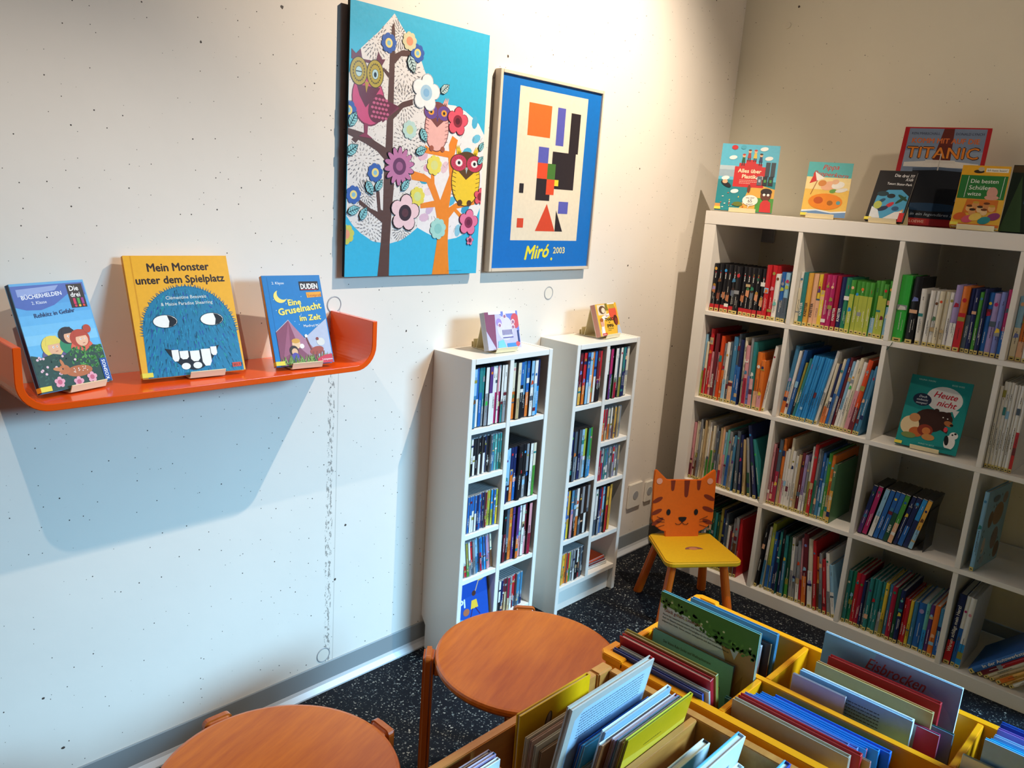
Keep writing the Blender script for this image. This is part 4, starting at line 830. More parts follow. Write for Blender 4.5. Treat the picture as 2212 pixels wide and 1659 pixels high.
# pink owl
a.poly([(10,47),(14,46),(16.8,45.4),(14,43.4),(11,41)],'7a3146');a.ell(6.3,46.2,5.3,6.6,'7a2f48',10,28);a.ell(6.3,46.3,5.0,6.3,'cf4d7e',10,28)
a.ell(9.4,44.4,3.0,3.8,'6a2238',-25,24);a.poly([(10,47.4),(16.2,45.8),(11.4,41.2)],'6a2238')
for i in range(5):
    for j in range(5): a.ell(7.6+j*1.15+(i%2)*.5,46.9-i*1.15+j*-.05,.5,.36,'c9628a',0,8,same=(i+j)>0)
a.poly([(2.4,49.6),(10,49.6),(8,46.8),(5.4,44.2),(3.4,47)],'6a2238');a.poly([(.6,55.6),(.6,58),(2,57),(3.4,58.4),(4,56),(8.4,56),(9,58.6),(10.2,56.8),(11.4,57),(10.2,55)],'70303f')
for ex in (3.0,8.2):
    a.ell(ex,52.9,2.8,3.55,'3a2a20',0,26);a.ell(ex,52.9,2.6,3.35,'b7a22c',0,26);a.ell(ex,52.9,1.9,2.5,'8f7c1e');a.ell(ex,52.9,1.65,2.2,'b7a22c')
    for i in range(20):
        an=2*math.pi*i/20;a.ell(ex+1.75*math.cos(an),52.9+2.4*math.sin(an),.28,.14,'3d3214',math.degrees(an),5,same=i>0)
    a.ell(ex,52.8,1.05,1.3,'2c2820');a.ell(ex,52.8,.95,1.2,'b9dbe4')
a.rect(2.1,52.7,4.0,52.95,'22201e');a.ell(8.2,52.7,.45,.65,'1c2a3a')
a.poly([(4.9,50.6),(6.3,50.6),(5.5,47.8)],'b7942c');a.poly([(5.0,40.4),(6.4,40.2),(6.2,37.6),(8,36.6),(3.4,36.8),(5.2,37.8)],'8c3350')
owl(30.3,41.6,4.3,6.3,'f0b7b0','7c4440','6b4a9c','f0a22c','5a3a86');owl(42.6,27.8,5.6,7.4,'f2cd2c','5c3c14','c83a5a','f0ecec','a8bcc4')
for x in (28.6,32.8): a.ell(x,35.9,.8,.8,'a4573e')
for x in (40.6,44.4): a.ell(x,21.2,1.0,.9,'5a3a1c')
for x,y,r in ((12.3,61.2,2.6),(22.1,60.2,2.5),(9.1,27.9,2.6),(2.2,21.8,2.5),(0,43,2.6)): a.flower(x,y,r,'3b62b4','f2dc84','86c0dc')
for x,y,r,c,c2 in ((19.2,62.8,2.5,'ded8ac','f09a72'),(20.4,40.1,2.6,'bcdcd8','ccd89a'),(29.9,31.3,2.9,'ecdf5c','dce08c'),(24.1,22.3,2.8,'e8dc56','cfe09c'),(32.4,13.4,3.2,'a9dcd4','8fccc8'),(0,11.4,2.8,'d2cf58','f0a07c')): a.flower(x,y,r,c,c2)
a.flower(25.7,50.5,4.6,'f4f4f6','aacfe8','86b8e0',n=5,ol='b8bcc4',petal=.44);a.flower(38,44.2,3.8,'e5566a','8c2434','5c1420',n=5,ol='7a1e2c',petal=.42);a.flower(48.8,23.3,2.6,'e5566a','8c2434',n=5,ol='7a1e2c')
a.flower(17.2,30.1,5.0,'c178a8','6b3560','a05c8c',n=14,ol='3c1c34',long=1)
a.flower(19.8,17.6,4.9,'f3cfd6','3a2028','5c3038',n=5,ol='2c1c20',petal=.42);a.flower(44.5,15.5,3.7,'e87aa2','8c2c54','6b1e40',n=5,ol='5c1c3c',petal=.42);a.flower(45.5,10.1,1.5,'e287a8','7a2448',n=5,ol='5c1c3c')
for x,y,L,r_ in ((20.2,57.1,4.6,-65),(32.5,52.4,3.8,40),(1.4,40.9,4.2,60),(25.4,39.1,4,-60),(1.3,33.3,4.4,35),(24.7,34.9,4.0,20),(7.3,23.8,4.0,-60),(10.4,24.7,3.6,55),(19.5,25.2,3.8,50),(2.3,17.8,4.0,20),(5.5,17.0,3.8,60),(48,34,3,50),(48,38,3,60)):
    a.leaf(x,y,L,r_,'8fd3dc' if x not in (20.2,32.5) else 'c4dede')
a.dashes(36.8,1.0,11,1,'1f5a74',.08,seed=9)
m.build('printed_sheet',M['poster'],pt)
# framed poster: generic colour blocks in the place of the artwork
fp=thing('framed_poster','pale framed blue poster with coloured shapes and yellow lettering','poster',T(-1.437,0,1.256))
fw,fh=.512,.610
for n_,b_ in (('frame_side',(0,.012,0,fh)),('frame_side',(fw-.008,fw,0,fh)),('frame_rail',(.0122,fw-.0082,0,.010)),('frame_rail',(.0122,fw-.0082,fh-.010,fh))):
    MB().box(b_[0],b_[1],-.026,-.001,b_[2],b_[3]).build(n_,M['alu'],fp,.001)
m=MB();m.box(.0122,fw-.0082,-.018,-.012,.0102,fh-.0102,'1272c8')
a=Art(m,(fw-.0204)*100,(fh-.0204)*100,Matrix.Translation((.0122,0,.0102)),.00003,lambda p,q,d:(p/100,-.0181-d,q/100))
W_,H_=a.w,a.h
a.rect(0,0,W_,H_,'1272c8');a.rect(8.4,8.9,42.2,56.4,'ece0c8')
a.rect(13,42,24,52,'e8702c')           # plain blocks
a.rect(27,40,31,52,'5b5fb8');a.rect(34,38,39,51,'2c2428');a.rect(26,26,38,38,'2c2428');a.rect(19,34,24,39,'5b5fb8');a.rect(19,29,24,34,'e5502c');a.rect(24,29,28,34,'4a7a34');a.rect(19,22,26,29,'2c2428');a.rect(24,24,28,29,'e5502c')
a.rect(28,27,30,29,'ecd83a');a.poly([(20,12),(30,12),(25,21)],'d84a2c');a.poly([(30,12),(34,12),(30,19)],'2c2428');a.rect(31,18,36,22,'5b5fb8');a.rect(11,13,14,16,'d84a2c');a.rect(11,24,13,27,'2c2428')
a.text('Miró',15.4,2.6,6.2,'f0e23a',4,bold=.03,width=12.5,shear=.3);a.text('.',28.8,2.4,6,'f0e23a',0,bold=.03);a.text('2003',30.0,4.6,3.0,'f2e4a0',0,bold=.02,width=6.2)
m.build('poster_sheet',M['poster'],fp)

# ---------------------------------------------------------------- cat chair
ch=thing('child_chair','small orange and yellow wooden child chair with a cat face backrest','chair',Matrix.Translation((-.6725,-.4285,0))@Matrix.Rotation(math.atan2(-.585,.811),4,'Z'))
sp=arc(-.118,-.125,.03,180,270,5)+arc(.118,-.125,.03,270,360,5)+arc(.108,.085,.022,0,90,5)+arc(-.108,.085,.022,90,180,5)
m=MB();m.prism([(x*1.0,y) for x,y in sp],XY,.234,.255,'dfa50f');a=Art(m,100,100,None,.0001,lambda p,q,d:(p/100-.5,q/100-.5,.2553+d))
a.ell(50.2,45.6,3.6,2.3,'8f5644',0,20,0,0,180);a.ell(50,46.2,1.7,1.1,'c4794c')
m.build('seat',M['matte'],ch,.005,3)
for sx,sy in ((-1,-1),(1,-1),(-1,1),(1,1)):
    m=MB();n=16;vs=[]
    for z,r_ in ((0,.0165),(.008,.0175),(.235,.0155)):
        k1=(.235-z)/.235;cx=sx*(.098+.037*k1);cy=sy*(.082+.044*k1)-(.012 if sy>0 else 0)*0-.01*(1-k1)
        vs+=[(cx+r_*math.cos(2*math.pi*i/n),cy+r_*math.sin(2*math.pi*i/n),z) for i in range(n)]
    m.add(vs,[tuple(range(n-1,-1,-1)),tuple(range(2*n,3*n))]+[(j*n+i,j*n+(i+1)%n,(j+1)*n+(i+1)%n,(j+1)*n+i) for j in range(2) for i in range(n)])
    m.build('leg',M['cat_leg'],ch)
head=[(-6.9,-1.2),(6.9,-1.2),(6.9,2.0),(8.4,2.4),(10.4,3.7),(12.0,5.4),(12.5,7.2),(12.6,20),(12.3,26.0),(11.7,26.4),(11.2,26.2),(7.4,23.2),(6.4,22.6),(5.6,22.4),(-6.8,22.4),(-7.8,22.6),(-11.8,26.3),(-12.4,26.4),(-12.8,25.8),(-13.0,20),(-12.8,7.2),(-12.2,5.6),(-10.8,3.8),(-8.6,2.4),(-7.0,2.0)]
bm_=Matrix.Translation((-.001,.073,.255))@Matrix.Rotation(R(-6.9),4,'X')
m=MB();m.prism([(x/100,y/100) for x,y in head],XZ,0,.012,'e2690c',mat=bm_);a=Art(m,100,100,bm_,.0001,lambda p,q,d:(p/100,-d-.0003,q/100))
a.clip=lambda p:p
D_='7c2c10'
for x,y0,y1,w_ in ((-5.1,22.2,18.0,.95),(.6,22.2,15.5,1.15),(5.5,22.2,18.3,.9)):
    a.poly([(x-w_,y0),(x+w_,y0),(x+w_*.8,(y0+y1)/2)]+[(x+w_*.7*math.cos(-t),y1+w_+w_*math.sin(-t)) for t in [math.pi*i/6 for i in range(7)]]+[(x-w_*.8,(y0+y1)/2)],D_)
for x,y,rt,rx in ((-10.9,14.5,28,2.2),(-11.0,9.8,26,2.3),(-10.4,6.0,32,2.7),(10.2,15.4,-25,2.5),(10.0,10.8,-20,2.5),(10.2,5.8,-20,2.3)): a.ell(x,y,rx,.85,D_,rt)
for x in (-10.7,10.0): a.ell(x,21.9,1.2,1.2,'e9a184')
for x in (-6.2,5.1): a.ell(x,9.7,.85,1.2,'1c1412')
a.poly([(-2.0,7.6),(-1.2,7.8),(.6,7.8),(1.4,7.6),(1.1,6.6),(-.3,5.6),(-1.7,6.6)],'1a1210')
a.line([(-3.1,5.3),(-2.4,4.8),(-1.4,4.8),(-.4,5.5),(.6,4.8),(1.6,4.8),(2.2,5.3)],.22,'1a1210')
for s_ in (-1,1):
    o_=-.4
    for y0,y1 in ((8.0,6.6),(6.0,5.8),(3.6,4.6)): a.line([(o_+s_*10.4,y0),(o_+s_*7.2,y1)],.2,'1a1210')
m.build('backrest',M['matte'],ch,.0025,2)

# ---------------------------------------------------------------- round stools
def stool(x,y,ang,lab):
    t=thing('round_stool',lab,'stool',T(x,y,0,R(ang)),'round beech stools beside the book troughs')
    n=64;prof=[(.0,.408),(.214,.408),(.220,.411),(.2235,.417),(.2235,.424),(.221,.4285),(.215,.430),(0,.430)];vs=[];fs=[]
    for r,z in prof[1:-1]: vs+=[(r*math.cos(2*math.pi*i/n),r*math.sin(2*math.pi*i/n),z) for i in range(n)]
    q=len(prof)-2
    for j in range(q-1): fs+=[(j*n+i,j*n+(i+1)%n,(j+1)*n+(i+1)%n,(j+1)*n+i) for i in range(n)]
    fs+=[tuple(range(n-1,-1,-1)),tuple(range((q-1)*n,q*n))]
    m=MB();m.add(vs,fs);o=m.build('seat',M['stool'],t,mw=None);o.rotation_euler=(0,0,R(-ang+20))
    for i in range(4):
        mm=Matrix.Rotation(R(90*i),4,'Z');m=MB()
        pr=[(-.030,0),(.030,0),(.030,.412)]+arc(.018,.418,.012,0,90,4)+arc(-.018,.418,.012,90,180,4)+[(-.030,.412)]
        m.prism(pr,lambda a_,b_,d:(d,a_,b_),.2245,.250,mat=mm);lg=m.build('leg',M['leg'],t,.007,3)
        m=MB();m.box(.02,.2243,-.016,.016,.372,.4075,mat=mm);m.build('crossbar',M['leg'],t,.003)
stool(-1.928,-.731,45,'round beech stool in front of the nearer white media tower')
stool(-2.583,-.708,0,'round beech stool at the bottom left, cut by the picture edge')

# ---------------------------------------------------------------- book troughs
HB=.56;FZ=.26
def board(n_,x0,x1,y0,y1,z0,z1,mat,par,bev=.0015): return MB().box(x0,x1,y0,y1,z0,z1).build(n_,mat,par,bev)
Y=M['yellow'];tr=thing('book_trough','yellow stained wooden picture book trough with two rows of compartments','book trough',Matrix.Translation((-1.75,-1.5,0)))
def yb(n_,x0,x1,y0,y1,z0,z1,b=.0015): return board(n_,x0+1.75,x1+1.75,y0+1.5,y1+1.5,z0,z1,Y,tr,b)
YE=-2.45
yb('end_panel',-1.940,-1.578,-.975,-.960,.22,HB-.004);yb('end_panel',-1.940,-1.578,YE,YE+.018,.22,HB-.004)
yb('long_side_panel',-1.5775,-1.558,YE,-.975,.22,HB);yb('long_side_panel',-1.962,-1.9405,YE,-.975,.22,HB)
yb('middle_rail',-1.782,-1.765,YE+.0185,-.9755,.22,HB-.0005)
for y in (-1.2425,-1.5985,-1.96): yb('cross_divider',-1.7648,-1.5778,y-.0125,y,.262,HB-.001);yb('cross_divider',-1.9403,-1.7822,y-.002,y+.0105,.262,HB-.001)
yb('floor_panel',-1.9403,-1.5778,YE+.0185,-.9755,.245,.2598)
for x,y in ((-1.572,-.966),(-1.948,-.966),(-1.572,YE+.012),(-1.948,YE+.012)):
    s_=-1 if x<-1.7 else 1;q=1 if y>-1.5 else -1
    m=MB();cx,cy=x+1.75,y+1.5
    L_=[(0,0),(-s_*.052,0),(-s_*.052,q*.018),(-s_*0.0,q*.018)]
    P_=[(cx-s_*.045,cy-q*.0088),(cx-s_*.045,cy+q*.010),(cx+s_*.004,cy+q*.010),(cx+s_*.016,cy-q*.002),(cx+s_*.016,cy-q*.050),(cx-s_*.0055,cy-q*.050),(cx-s_*.0055,cy-q*.0088)]
    m.prism(P_,XY,HB-.012,HB+.006);m.build('corner_cap',Y,tr,.002)
    m=MB();m.box(cx-.014,cx+.014,cy-.012,cy+.006,0,.219);m.build('leg',Y,tr,.003)
Wd=M['bin'];tw=thing('book_trough','natural beech picture book trough in the foreground beside the yellow one','book trough',Matrix.Translation((-2.3,-1.5,0)))
def wb(n_,x0,x1,y0,y1,z0,z1,b=.0015): return board(n_,x0+2.3,x1+2.3,y0+1.5,y1+1.5,z0,z1,Wd,tw,b)
wb('long_side_panel',-1.999,-1.979,YE,-1.012,.22,HB-.002);wb('end_panel',-2.95,-2.032,-1.0045,-.986,.22,HB);wb('end_panel',-2.95,-2.000,YE,YE+.018,.22,HB)
wb('corner_post',-2.031,-1.985,-1.011,-.984,0,HB+.002,.003);wb('corner_post',-2.992,-2.951,-1.011,-.984,0,HB+.002,.003)
wb('cross_divider',-2.949,-2.0005,-1.222,-1.208,.262,HB-.002);wb('cross_divider',-2.949,-2.0005,-1.62,-1.606,.262,HB-.002)
wb('short_divider',-2.362,-2.348,-1.2075,-1.005,.262,HB-.030)
wb('long_side_panel',-2.97,-2.9505,YE,-1.012,.22,HB-.002);wb('floor_panel',-2.95,-2.0,YE+.0185,-1.012,.245,.2598)

# books in the troughs.  along='y': cover faces -x ; along='x': cover faces -y
def trough_book(along,p,a0,a1,ztop,th,cols,lab,tilt=6,art=None,spine='R',round_=False,grp=None):
    """p: plane coordinate of the front cover at its top; a0..a1 extent (left to right as seen)"""
    w=abs(a1-a0);t=R(tilt);h=(ztop-FZ)/math.cos(t)-.001
    if along=='y': base=Matrix.Translation((p-h*math.sin(t),a0,FZ+.0006))@Matrix.Rotation(R(-90),4,'Z')
    else: base=Matrix.Translation((a0,p-h*math.sin(t),FZ+.0006))
    lift=th*math.sin(max(0,t))*0
    mw=base@Matrix.Rotation(-t,4,'X')
    if t>0: mw=base@Matrix.Rotation(-t,4,'X')@Matrix.Translation((0,0,0));mw=Matrix.Translation((0,0,th*math.sin(t)))@mw
    o=thing('picture_book',lab,'book',mw,grp);m=MB();b=min(.0028,th*.25);c0=cols[0];c1=cols[1] if len(cols)>1 else c0
    m.box(0,w,0,b,0,h,c0);m.box(0,w,th-b,th,0,h,c1)
    if spine=='R': m.box(w-b,w,b,th-b,0,h,cols[2] if len(cols)>2 else c0)
    else: m.box(0,b,b,th-b,0,h,cols[2] if len(cols)>2 else c0)
    if art:
        A_=Art(m,w*100,h*100,Matrix.Translation((0,0,h-.27)) if h>.27 else None);A_.h=min(27,h*100)
        art(A_)
    m.build('cover',M['print'],o,.0006 if not art else 0,1)
    if spine=='R': MB().box(.004,w-b,b,th-b,.004,h-.004).build('page_block',M['paper'],o)
    else: MB().box(b,w-.004,b,th-b,.004,h-.004).build('page_block',M['paper'],o)
    return o
def artTree(a):
    w,h=a.w,a.h;a.rect(0,0,w,h,'6fb4b4');a.rect(0,h*.62,w,h,'c9cfd2');a.ell(w*.3,h*.78,w*.4,h*.12,'dde0e2');a.ell(w*.25,h*.42,w*.3,h*.05,'a9cccc')
    a.poly([(w*.72,0),(w,0),(w,h*.86),(w*.86,h*.86),(w*.80,h*.7),(w*.70,h*.84),(w*.62,h*.86),(w*.74,h*.62),(w*.76,h*.35)],'b58a56')
    a.poly([(w*.8,0),(w*.88,0),(w*.9,h*.6),(w*.84,h*.5)],'9a7040')
    a.poly([(0,h*.90),(w*.12,h*.885),(w*.3,h*.875),(w*.45,h*.85),(w*.6,h*.79),(w*.72,h*.77),(w*.85,h*.79),(w,h*.8),(w,h),(0,h)],'4e8238')
    rn=random.Random(8)
    for i in range(90):
        x=rn.uniform(0,w);y=h*(.885-.1*min(1,max(0,(x/w-.2)/.5)))+rn.uniform(-.5,1.8);a.ell(x,y,.5,.32,rn.choice(('3f6e2c','5a8f3e','2f5a28','6ba046')),rn.uniform(0,180),6,same=i>0)
    for i in range(9): a.ell(rn.uniform(1,w-1),h*rn.uniform(.84,.95),.3,.26,'dfe2b0',n=6,same=i>0)
    a.text('Glück gehabt, Lieselotte!',w*.05,h*.838,1.15,'8c3a3a',0,width=w*.40)
    for i,s_ in enumerate(('Heute hat Lieselotte besonders viele Pakete an ihre Nachbarn zu verteilen.','Auch die Bäuerin erwartet neue Einmachgläser für ihre Erdbeermarmelade. Aber','aufgeweckten Eseln, Tieren scheint, verlangsamen sich dem Lieselotte-Haus zu')):
        a.text(s_,w*.04,h*(.805-i*.030),.6,'26343a',-1,width=w*.70)
def artSocke(a):
    w,h=a.w,a.h;a.rect(0,0,w,h,'74b0a6');a.ell(w*.4,h*.55,w*.5,h*.22,'c9b48c');a.rect(0,0,w,h*.4,'c8a87c')
    a.text('Der kleine Rabe Socke und Weihnachtsmann',w*.14,h*.925,.95,'3a3028',0,width=w*.6);a.rect(w*.66,h*.5,w*.88,h*.78,'5a4a3c');a.rect(w*.665,h*.505,w*.875,h*.775,'c8ac84');a.dashes(w*.69,h*.72,w*.15,4,'3a3028',.2,1.0)
def artFoto(a):
    w,h=a.w,a.h;a.rect(0,0,w,h,'8cc0d0');a.poly([(w*.25,0),(w,0),(w,h),(w*.4,h)],'94a6c8');a.ell(w*.7,h*.6,w*.3,h*.3,'a3b2cc')
    a.text('Eisbrocken',w*.33,h*.85,3.6,'b04a44',0,width=w*.44,shear=.4)
def artText(c='9cc8ec',n=8,tx='3a4a5c',x=.2,y=.86,wd=.55,c2=None):
    def f(a):
        w,h=a.w,a.h;a.rect(0,0,w,h,c)
        if c2: a.rect(0,0,w,h*.5,c2)
        a.dashes(w*x,h*y,w*wd,n,tx,.22,.72,seed=n+int(w*10))
    return f
def plain(c,c2=None,f=.5):
    def g(a):
        a.rect(0,0,a.w,a.h,c)
        if c2: a.rect(a.w*f,0,a.w,a.h,c2)
    return g
G1='books in the yellow trough';G2='books in the beech trough'
def yb_(p,l,r,z,th,cols,lab,**k): return trough_book('y',p,l,r,z,th,cols,lab,grp=G1,**k)
def wb_(p,l,r,z,th,cols,lab,**k): return trough_book('x',p,l,r,z,th,cols,lab,grp=G2,**k)
#@BOOKS
# yellow trough, near row, left compartment
yb_(-1.7940,-.992,-1.2305,.664,.009,('6fb4b4','5aa0b0','8a6a40'),'picture book back with tree and cloud, standing tallest in the yellow trough',tilt=0,art=artTree)
yb_(-1.807,-.990,-1.190,.575,.009,('74b0a6','a08c60','4a6a60'),'green and sand book with small map in front of the tree book',tilt=0,art=artSocke)
yb_(-1.905,-.977,-1.201,.600,.010,('b79a5a','a08c40','7c8a3c'),'olive brown book leaning directly behind the thick red one in the yellow trough',tilt=-14)
yb_(-1.922,-.977,-1.199,.594,.013,('b01f2c','b01f2c','a81c2a'),'thick red book leaning in the left compartment of the yellow trough',tilt=-14)
yb_(-1.932,-.987,-1.204,.576,.007,('dcd8cc','c8c8c4','b8c0c4'),'thin pale grey book between the thick red and the indigo ones',tilt=-14)
yb_(-1.942,-.977,-1.196,.571,.007,('4a5a9c','3c4c94','2c5cc0'),'indigo book at the front left of the yellow trough',tilt=-14,art=artText('4a5896',1,'c8ccd8',.62,.3,.2))
yb_(-1.86,-1.204,-1.228,.535,.008,('2a6a80','2a6a80','1f5a78'),'small dark teal book squeezed beside the thick red one',tilt=-14)
# far row, left compartment
yb_(-1.655,-.99,-1.210,.600,.012,('4a9ac4','3c8cba','3a7a9c'),'light blue book behind the tree book, back row of the yellow trough',tilt=2)
yb_(-1.670,-1.06,-1.205,.580,.008,('2a3038','2a3038','a08050'),'black book behind the tree book, back row of the yellow trough',tilt=2)
yb_(-1.684,-1.05,-1.190,.575,.008,('e4e6ea','c4d4e4','d4dce6'),'white book behind the tree book, back row of the yellow trough',tilt=2)
yb_(-1.700,-1.06,-1.183,.552,.008,('8c3a44','8c3a44','7c3a48'),'low wine red book behind the tree book, back row of the yellow trough',tilt=2)
# far row, middle compartment
yb_(-1.62,-1.298,-1.570,.636,.008,('94b6cc','dfeef6','eaf4fa'),'large pale blue book with red script, tallest in the yellow trough middle compartment',tilt=2,art=artFoto)
yb_(-1.66,-1.326,-1.546,.607,.014,('c02428','c02428','b02830'),'thick red book in front of the large pale blue one',tilt=2)
yb_(-1.69,-1.314,-1.543,.600,.010,('c8ae6c','c08858','a89c6c'),'tan gold book in front of the thick red one',tilt=2,art=artText('c4ac70',0,'c8b070',c2='a8a060'))
yb_(-1.73,-1.299,-1.521,.590,.012,('9cc8ec','e8ecf0','e4eef6'),'sky blue book with a block of small print, middle of the yellow trough',tilt=1,art=artText('8cbce6',10,'35506e',.24,.93,.50))
yb_(-1.705,-1.31,-1.564,.571,.008,('9aa4ac','b0305c','b0305c'),'grey and crimson book beside the sky blue one',tilt=1,art=plain('9aa4ac','b8305c',.84))
yb_(-1.675,-1.34,-1.581,.567,.008,('7f9cc0','33604c','2c5044'),'blue and dark green book beside the small crimson one',tilt=2)
yb_(-1.745,-1.290,-1.40,.585,.006,('c8c4cc','c8c4cc','c8c4cc'),'thin white book just left behind the sky blue one',tilt=1)
# near row, middle compartment
yb_(-1.812,-1.284,-1.513,.557,.012,('1572dc','1572dc','1672d8'),'bright blue folder-like book, rearmost in the near middle compartment',tilt=-2)
for i,(p,l,r,z,c,w_) in enumerate(((-1.826,-1.262,-1.497,.560,('3aa0e8','2f94e0','2c88d0'),'azure book, second from the back in the near middle compartment'),(-1.840,-1.256,-1.480,.560,('46a6ea','3a9ae4','cf3044'),'azure book, third from the back in the near middle compartment'),(-1.854,-1.250,-1.468,.562,('7a98e0','6a84cc','6a84cc'),'cornflower book, fourth from the back in the near middle compartment'),(-1.868,-1.246,-1.455,.570,('8490cc','7480c0','30508c'),'periwinkle book just behind the red one, near middle compartment'))): yb_(p,l,r,z,.009,c,w_,tilt=-2)
yb_(-1.890,-1.246,-1.486,.576,.012,('b4242c','c42c34','c42c34'),'red book behind the beige one at the front of the yellow trough',tilt=-2)
yb_(-1.8765,-1.40,-1.50,.565,.006,('c0b4a4','c0b4a4','d8788c'),'cream book with pink spine beside the front red one',tilt=-2)
yb_(-1.914,-1.246,-1.474,.578,.012,('b9ac98','c2b49c','a89c8c'),'plain beige book at the very front of the yellow trough',tilt=-2)
# right compartment
yb_(-1.74,-1.64,-1.84,.625,.008,('8fbce0','4cc0ec','8fbce0'),'pale blue book at the front of the right compartment of the yellow trough',tilt=1,art=artText('8cb8de',1,'4058b0',.5,.55,.3))
yb_(-1.725,-1.645,-1.85,.620,.008,('54c4ee','3cb4e4','3cb4e4'),'cyan book behind the pale blue one in the right compartment',tilt=1)
yb_(-1.69,-1.645,-1.85,.610,.010,('a8b8dc','94c4e8','7c8cc8'),'silvery blue book in the right compartment of the yellow trough',tilt=1)
yb_(-1.665,-1.645,-1.86,.612,.010,('9a7cc8','8a6cc0','8a6cc0'),'violet book in the right compartment of the yellow trough',tilt=1)
yb_(-1.62,-1.642,-1.86,.600,.012,('1c4ca4','1a5cc0','1a5cc0'),'deep blue book, rearmost in the right compartment of the yellow trough',tilt=1)
yb_(-1.752,-1.614,-1.70,.585,.006,('d4dccc','c4d0c0','c4d0c0'),'thin pale green book against the divider in the right compartment',tilt=1)
# beech trough, left-hand fan of books
def X_(p,n,f_,z,th,c,lab,**k): return wb_(p,n,f_,z,th,c,lab,**k)
X_(-1.024,-2.285,-2.082,.591,.010,('e0b40c','dca80c','d09c10'),'golden yellow book with a feather against the rim of the beech trough',tilt=0,art=lambda a:(a.rect(0,0,a.w,a.h,'f2b604'),a.ell(a.w*.40,a.h*.82,1.0,2.2,'5a4a48',-14),a.ell(a.w*.40,a.h*.83,.5,1.8,'a89088',-14),a.line([(a.w*.35,a.h*.76),(a.w*.28,a.h*.66)],.4,'3a2c2a')))
for i,(p,n_,c,w_) in enumerate(((-1.053,-2.296,'c8b8a0','sand coloured book, first behind the yellow one in the beech trough'),(-1.060,-2.290,'b89484','dusty rose book in the bunch behind the golden yellow one'),(-1.066,-2.284,'c0bcae','stone grey book in the bunch behind the golden yellow one'),(-1.073,-2.276,'8a6a4c','brown book in front of the bunch behind the golden yellow one'))): X_(p,n_,-2.06,(.567,.562,.552,.540)[i],.0058,(c,c,c),w_,tilt=-3.5)
def artBW(a):
    w,h=a.w,a.h;a.rect(0,0,w,h,'c8c0b4');a.poly([(1.6,0),(1.6,h-3),(3.6,h-1.4),(w-.3,h-1.4),(w-.3,0)],'bcd8f2');a.dashes(3.2,h-2.6,w-5.5,9,'4a5a70',.22,.66,seed=21)
X_(-1.1513,-2.304,-2.063,.680,.012,('d8d4cc','c4bcb0','c83430'),'large white book with light blue print page, tallest in the beech trough',tilt=-10,art=artBW)
X_(-1.1475,-2.262,-2.052,.589,.007,('1c6ccc','2a7cd8','1c50a4'),'royal blue book right in front of the large white one',tilt=-10)
X_(-1.1558,-2.262,-2.050,.592,.007,('5cc8e4','7cd4ec','4ab0d4'),'turquoise book in front of the royal blue one in the beech trough',tilt=-10)
X_(-1.1553,-2.28,-2.16,.545,.007,('c4b894','d4c8a4','c4b894'),'low beige book in front of the turquoise one in the beech trough',tilt=-10)
X_(-1.1788,-2.240,-2.036,.622,.009,('9cc4e4','f0f2f4','dce8f0'),'white edged pale blue book in the middle of the beech trough fan',tilt=-10,art=artText('94bce0',1,'30486c',.3,.6,.4))
X_(-1.1851,-2.256,-2.038,.608,.008,('b06c3c','f4f2ee','ece8e4'),'white and brown book in the beech trough fan',tilt=-10)
X_(-1.1946,-2.232,-2.034,.612,.008,('c4b0d4','e4c8d0','b83c48'),'lilac book with red spine in the beech trough fan',tilt=-10)
X_(-1.2014,-2.228,-2.034,.612,.006,('e8f0f6','8cc8e8','e4e8ea'),'white and light blue book in the beech trough fan',tilt=-10)
X_(-1.2084,-2.228,-2.036,.613,.006,('d8a440','b8a890','c8a04c'),'gold book just behind the front olive one',tilt=-10)
X_(-1.2175,-2.228,-2.022,.622,.0065,('b8b018','dcd84c','c4bc2c'),'olive yellow book at the front of the beech trough fan',tilt=-10,art=lambda a:(a.rect(0,0,a.w,a.h,'d2a804'),a.poly([(0,0),(a.w,0),(a.w,a.h*.80),(a.w*.55,a.h*.80),(0,a.h*.84)],'e6c43a'),a.dashes(a.w*.3,a.h*.84,a.w*.5,1,'5c5608',.2,.6),a.dashes(a.w*.3,a.h*.74,a.w*.6,2,'5c5608',.12,1.0,seed=5)))
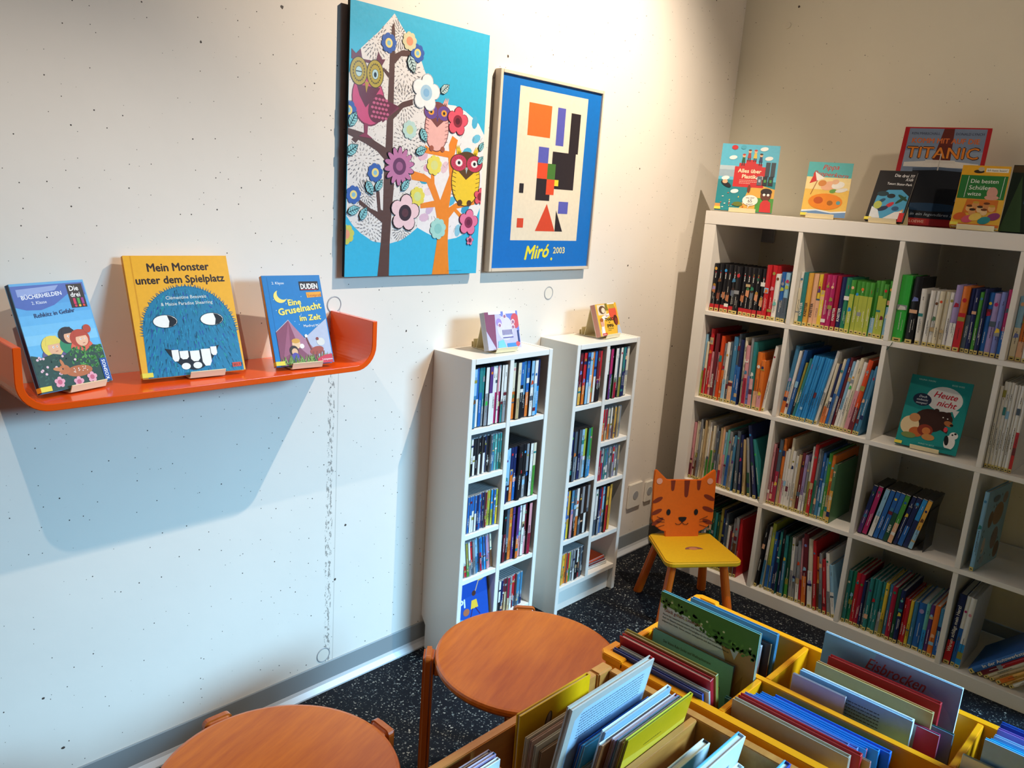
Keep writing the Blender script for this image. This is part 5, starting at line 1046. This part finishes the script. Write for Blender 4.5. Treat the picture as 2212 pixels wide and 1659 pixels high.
# beech trough, second compartment
for p,n_,f_,z,th,c,w_ in ((-1.266,-2.24,-2.024,.545,.016,('dfeaf0','e8eef2','30343a'),'thick white book with dark cover alone right of the trough divider'),
 (-1.330,-2.25,-2.022,.594,.016,('e6eef4','58b0dc','dce6ec'),'tall white and blue book in the second beech compartment'),
 (-1.348,-2.24,-2.052,.558,.013,('c4d8e8','f2f4f6','ece8e4'),'white book with ragged top edge in the second beech compartment'),
 (-1.366,-2.24,-2.066,.546,.012,('7cc4dc','bce4f0','dcecf0'),'aqua book between the white ragged and small blue ones'),
 (-1.382,-2.24,-2.046,.566,.010,('8cd0ec','c4e8f4','b4d4e4'),'sky blue book in the second beech compartment'),
 (-1.396,-2.24,-2.050,.562,.008,('9cc0e8','dce8f4','5c6cac'),'small pale book with violet spine in the second beech compartment'),
 (-1.417,-2.24,-2.024,.590,.013,('2444a8','5cb4ec','2c3c8c'),'navy blue book, last of the second beech compartment'),
 (-1.465,-2.24,-2.022,.594,.010,('e4ecf2','4a94d8','e4ecf2'),'white and azure book at the lower edge, beech trough'),
 (-1.500,-2.24,-2.030,.585,.010,('a4c8e4','e4ecf4','c4d8e8'),'pale book at the bottom edge right of the azure one')): X_(p,n_,f_,z,th,c,w_,tilt=-5 if p>-1.27 else -8)
# beech trough, near small compartment
for p,n_,f_,z,th,c,w_ in ((-1.040,-2.52,-2.372,.572,.009,('6a5054','a88c94','54444c'),'dark plum book against the rim in the near end of the beech trough'),
 (-1.054,-2.53,-2.376,.578,.008,('b49cc4','c8b4d0','2c84c4'),'lilac book in the near end of the beech trough'),
 (-1.066,-2.54,-2.378,.576,.008,('dce4ec','e8ecf0','c8d4e0'),'white book in the near end of the beech trough'),
 (-1.078,-2.54,-2.388,.566,.008,('7cc4d8','94d4e8','5cb0c8'),'turquoise book in the near end of the beech trough'),
 (-1.120,-2.53,-2.378,.574,.012,('b4d4ec','f0f4f6','dce6ee'),'pale blue thick book at the bottom edge, near end of the beech trough')): X_(p,n_,f_,z,th,c,w_,tilt=-2)

# ribbon of the thick green book
gb=[o for o in bpy.data.objects if o.get('label','').startswith('only neon green')][0]
m=MB();pts=[(.772,.027,1.1055),(.770,-.002,1.104),(.768,-.0045,1.095),(.761,-.004,1.085),(.757,-.004,1.076)]
for a_,b_ in zip(pts,pts[1:]): m.add([(a_[0]-.0012,a_[1],a_[2]),(a_[0]+.0012,a_[1],a_[2]),(b_[0]+.0012,b_[1],b_[2]),(b_[0]-.0012,b_[1],b_[2])],[(0,1,2,3)],'1e4a34')
rb=m.build('ribbon_bookmark',M['matte']);rb.parent=gb;rb.matrix_parent_inverse=gb.matrix_world.inverted();rb.matrix_world=KM
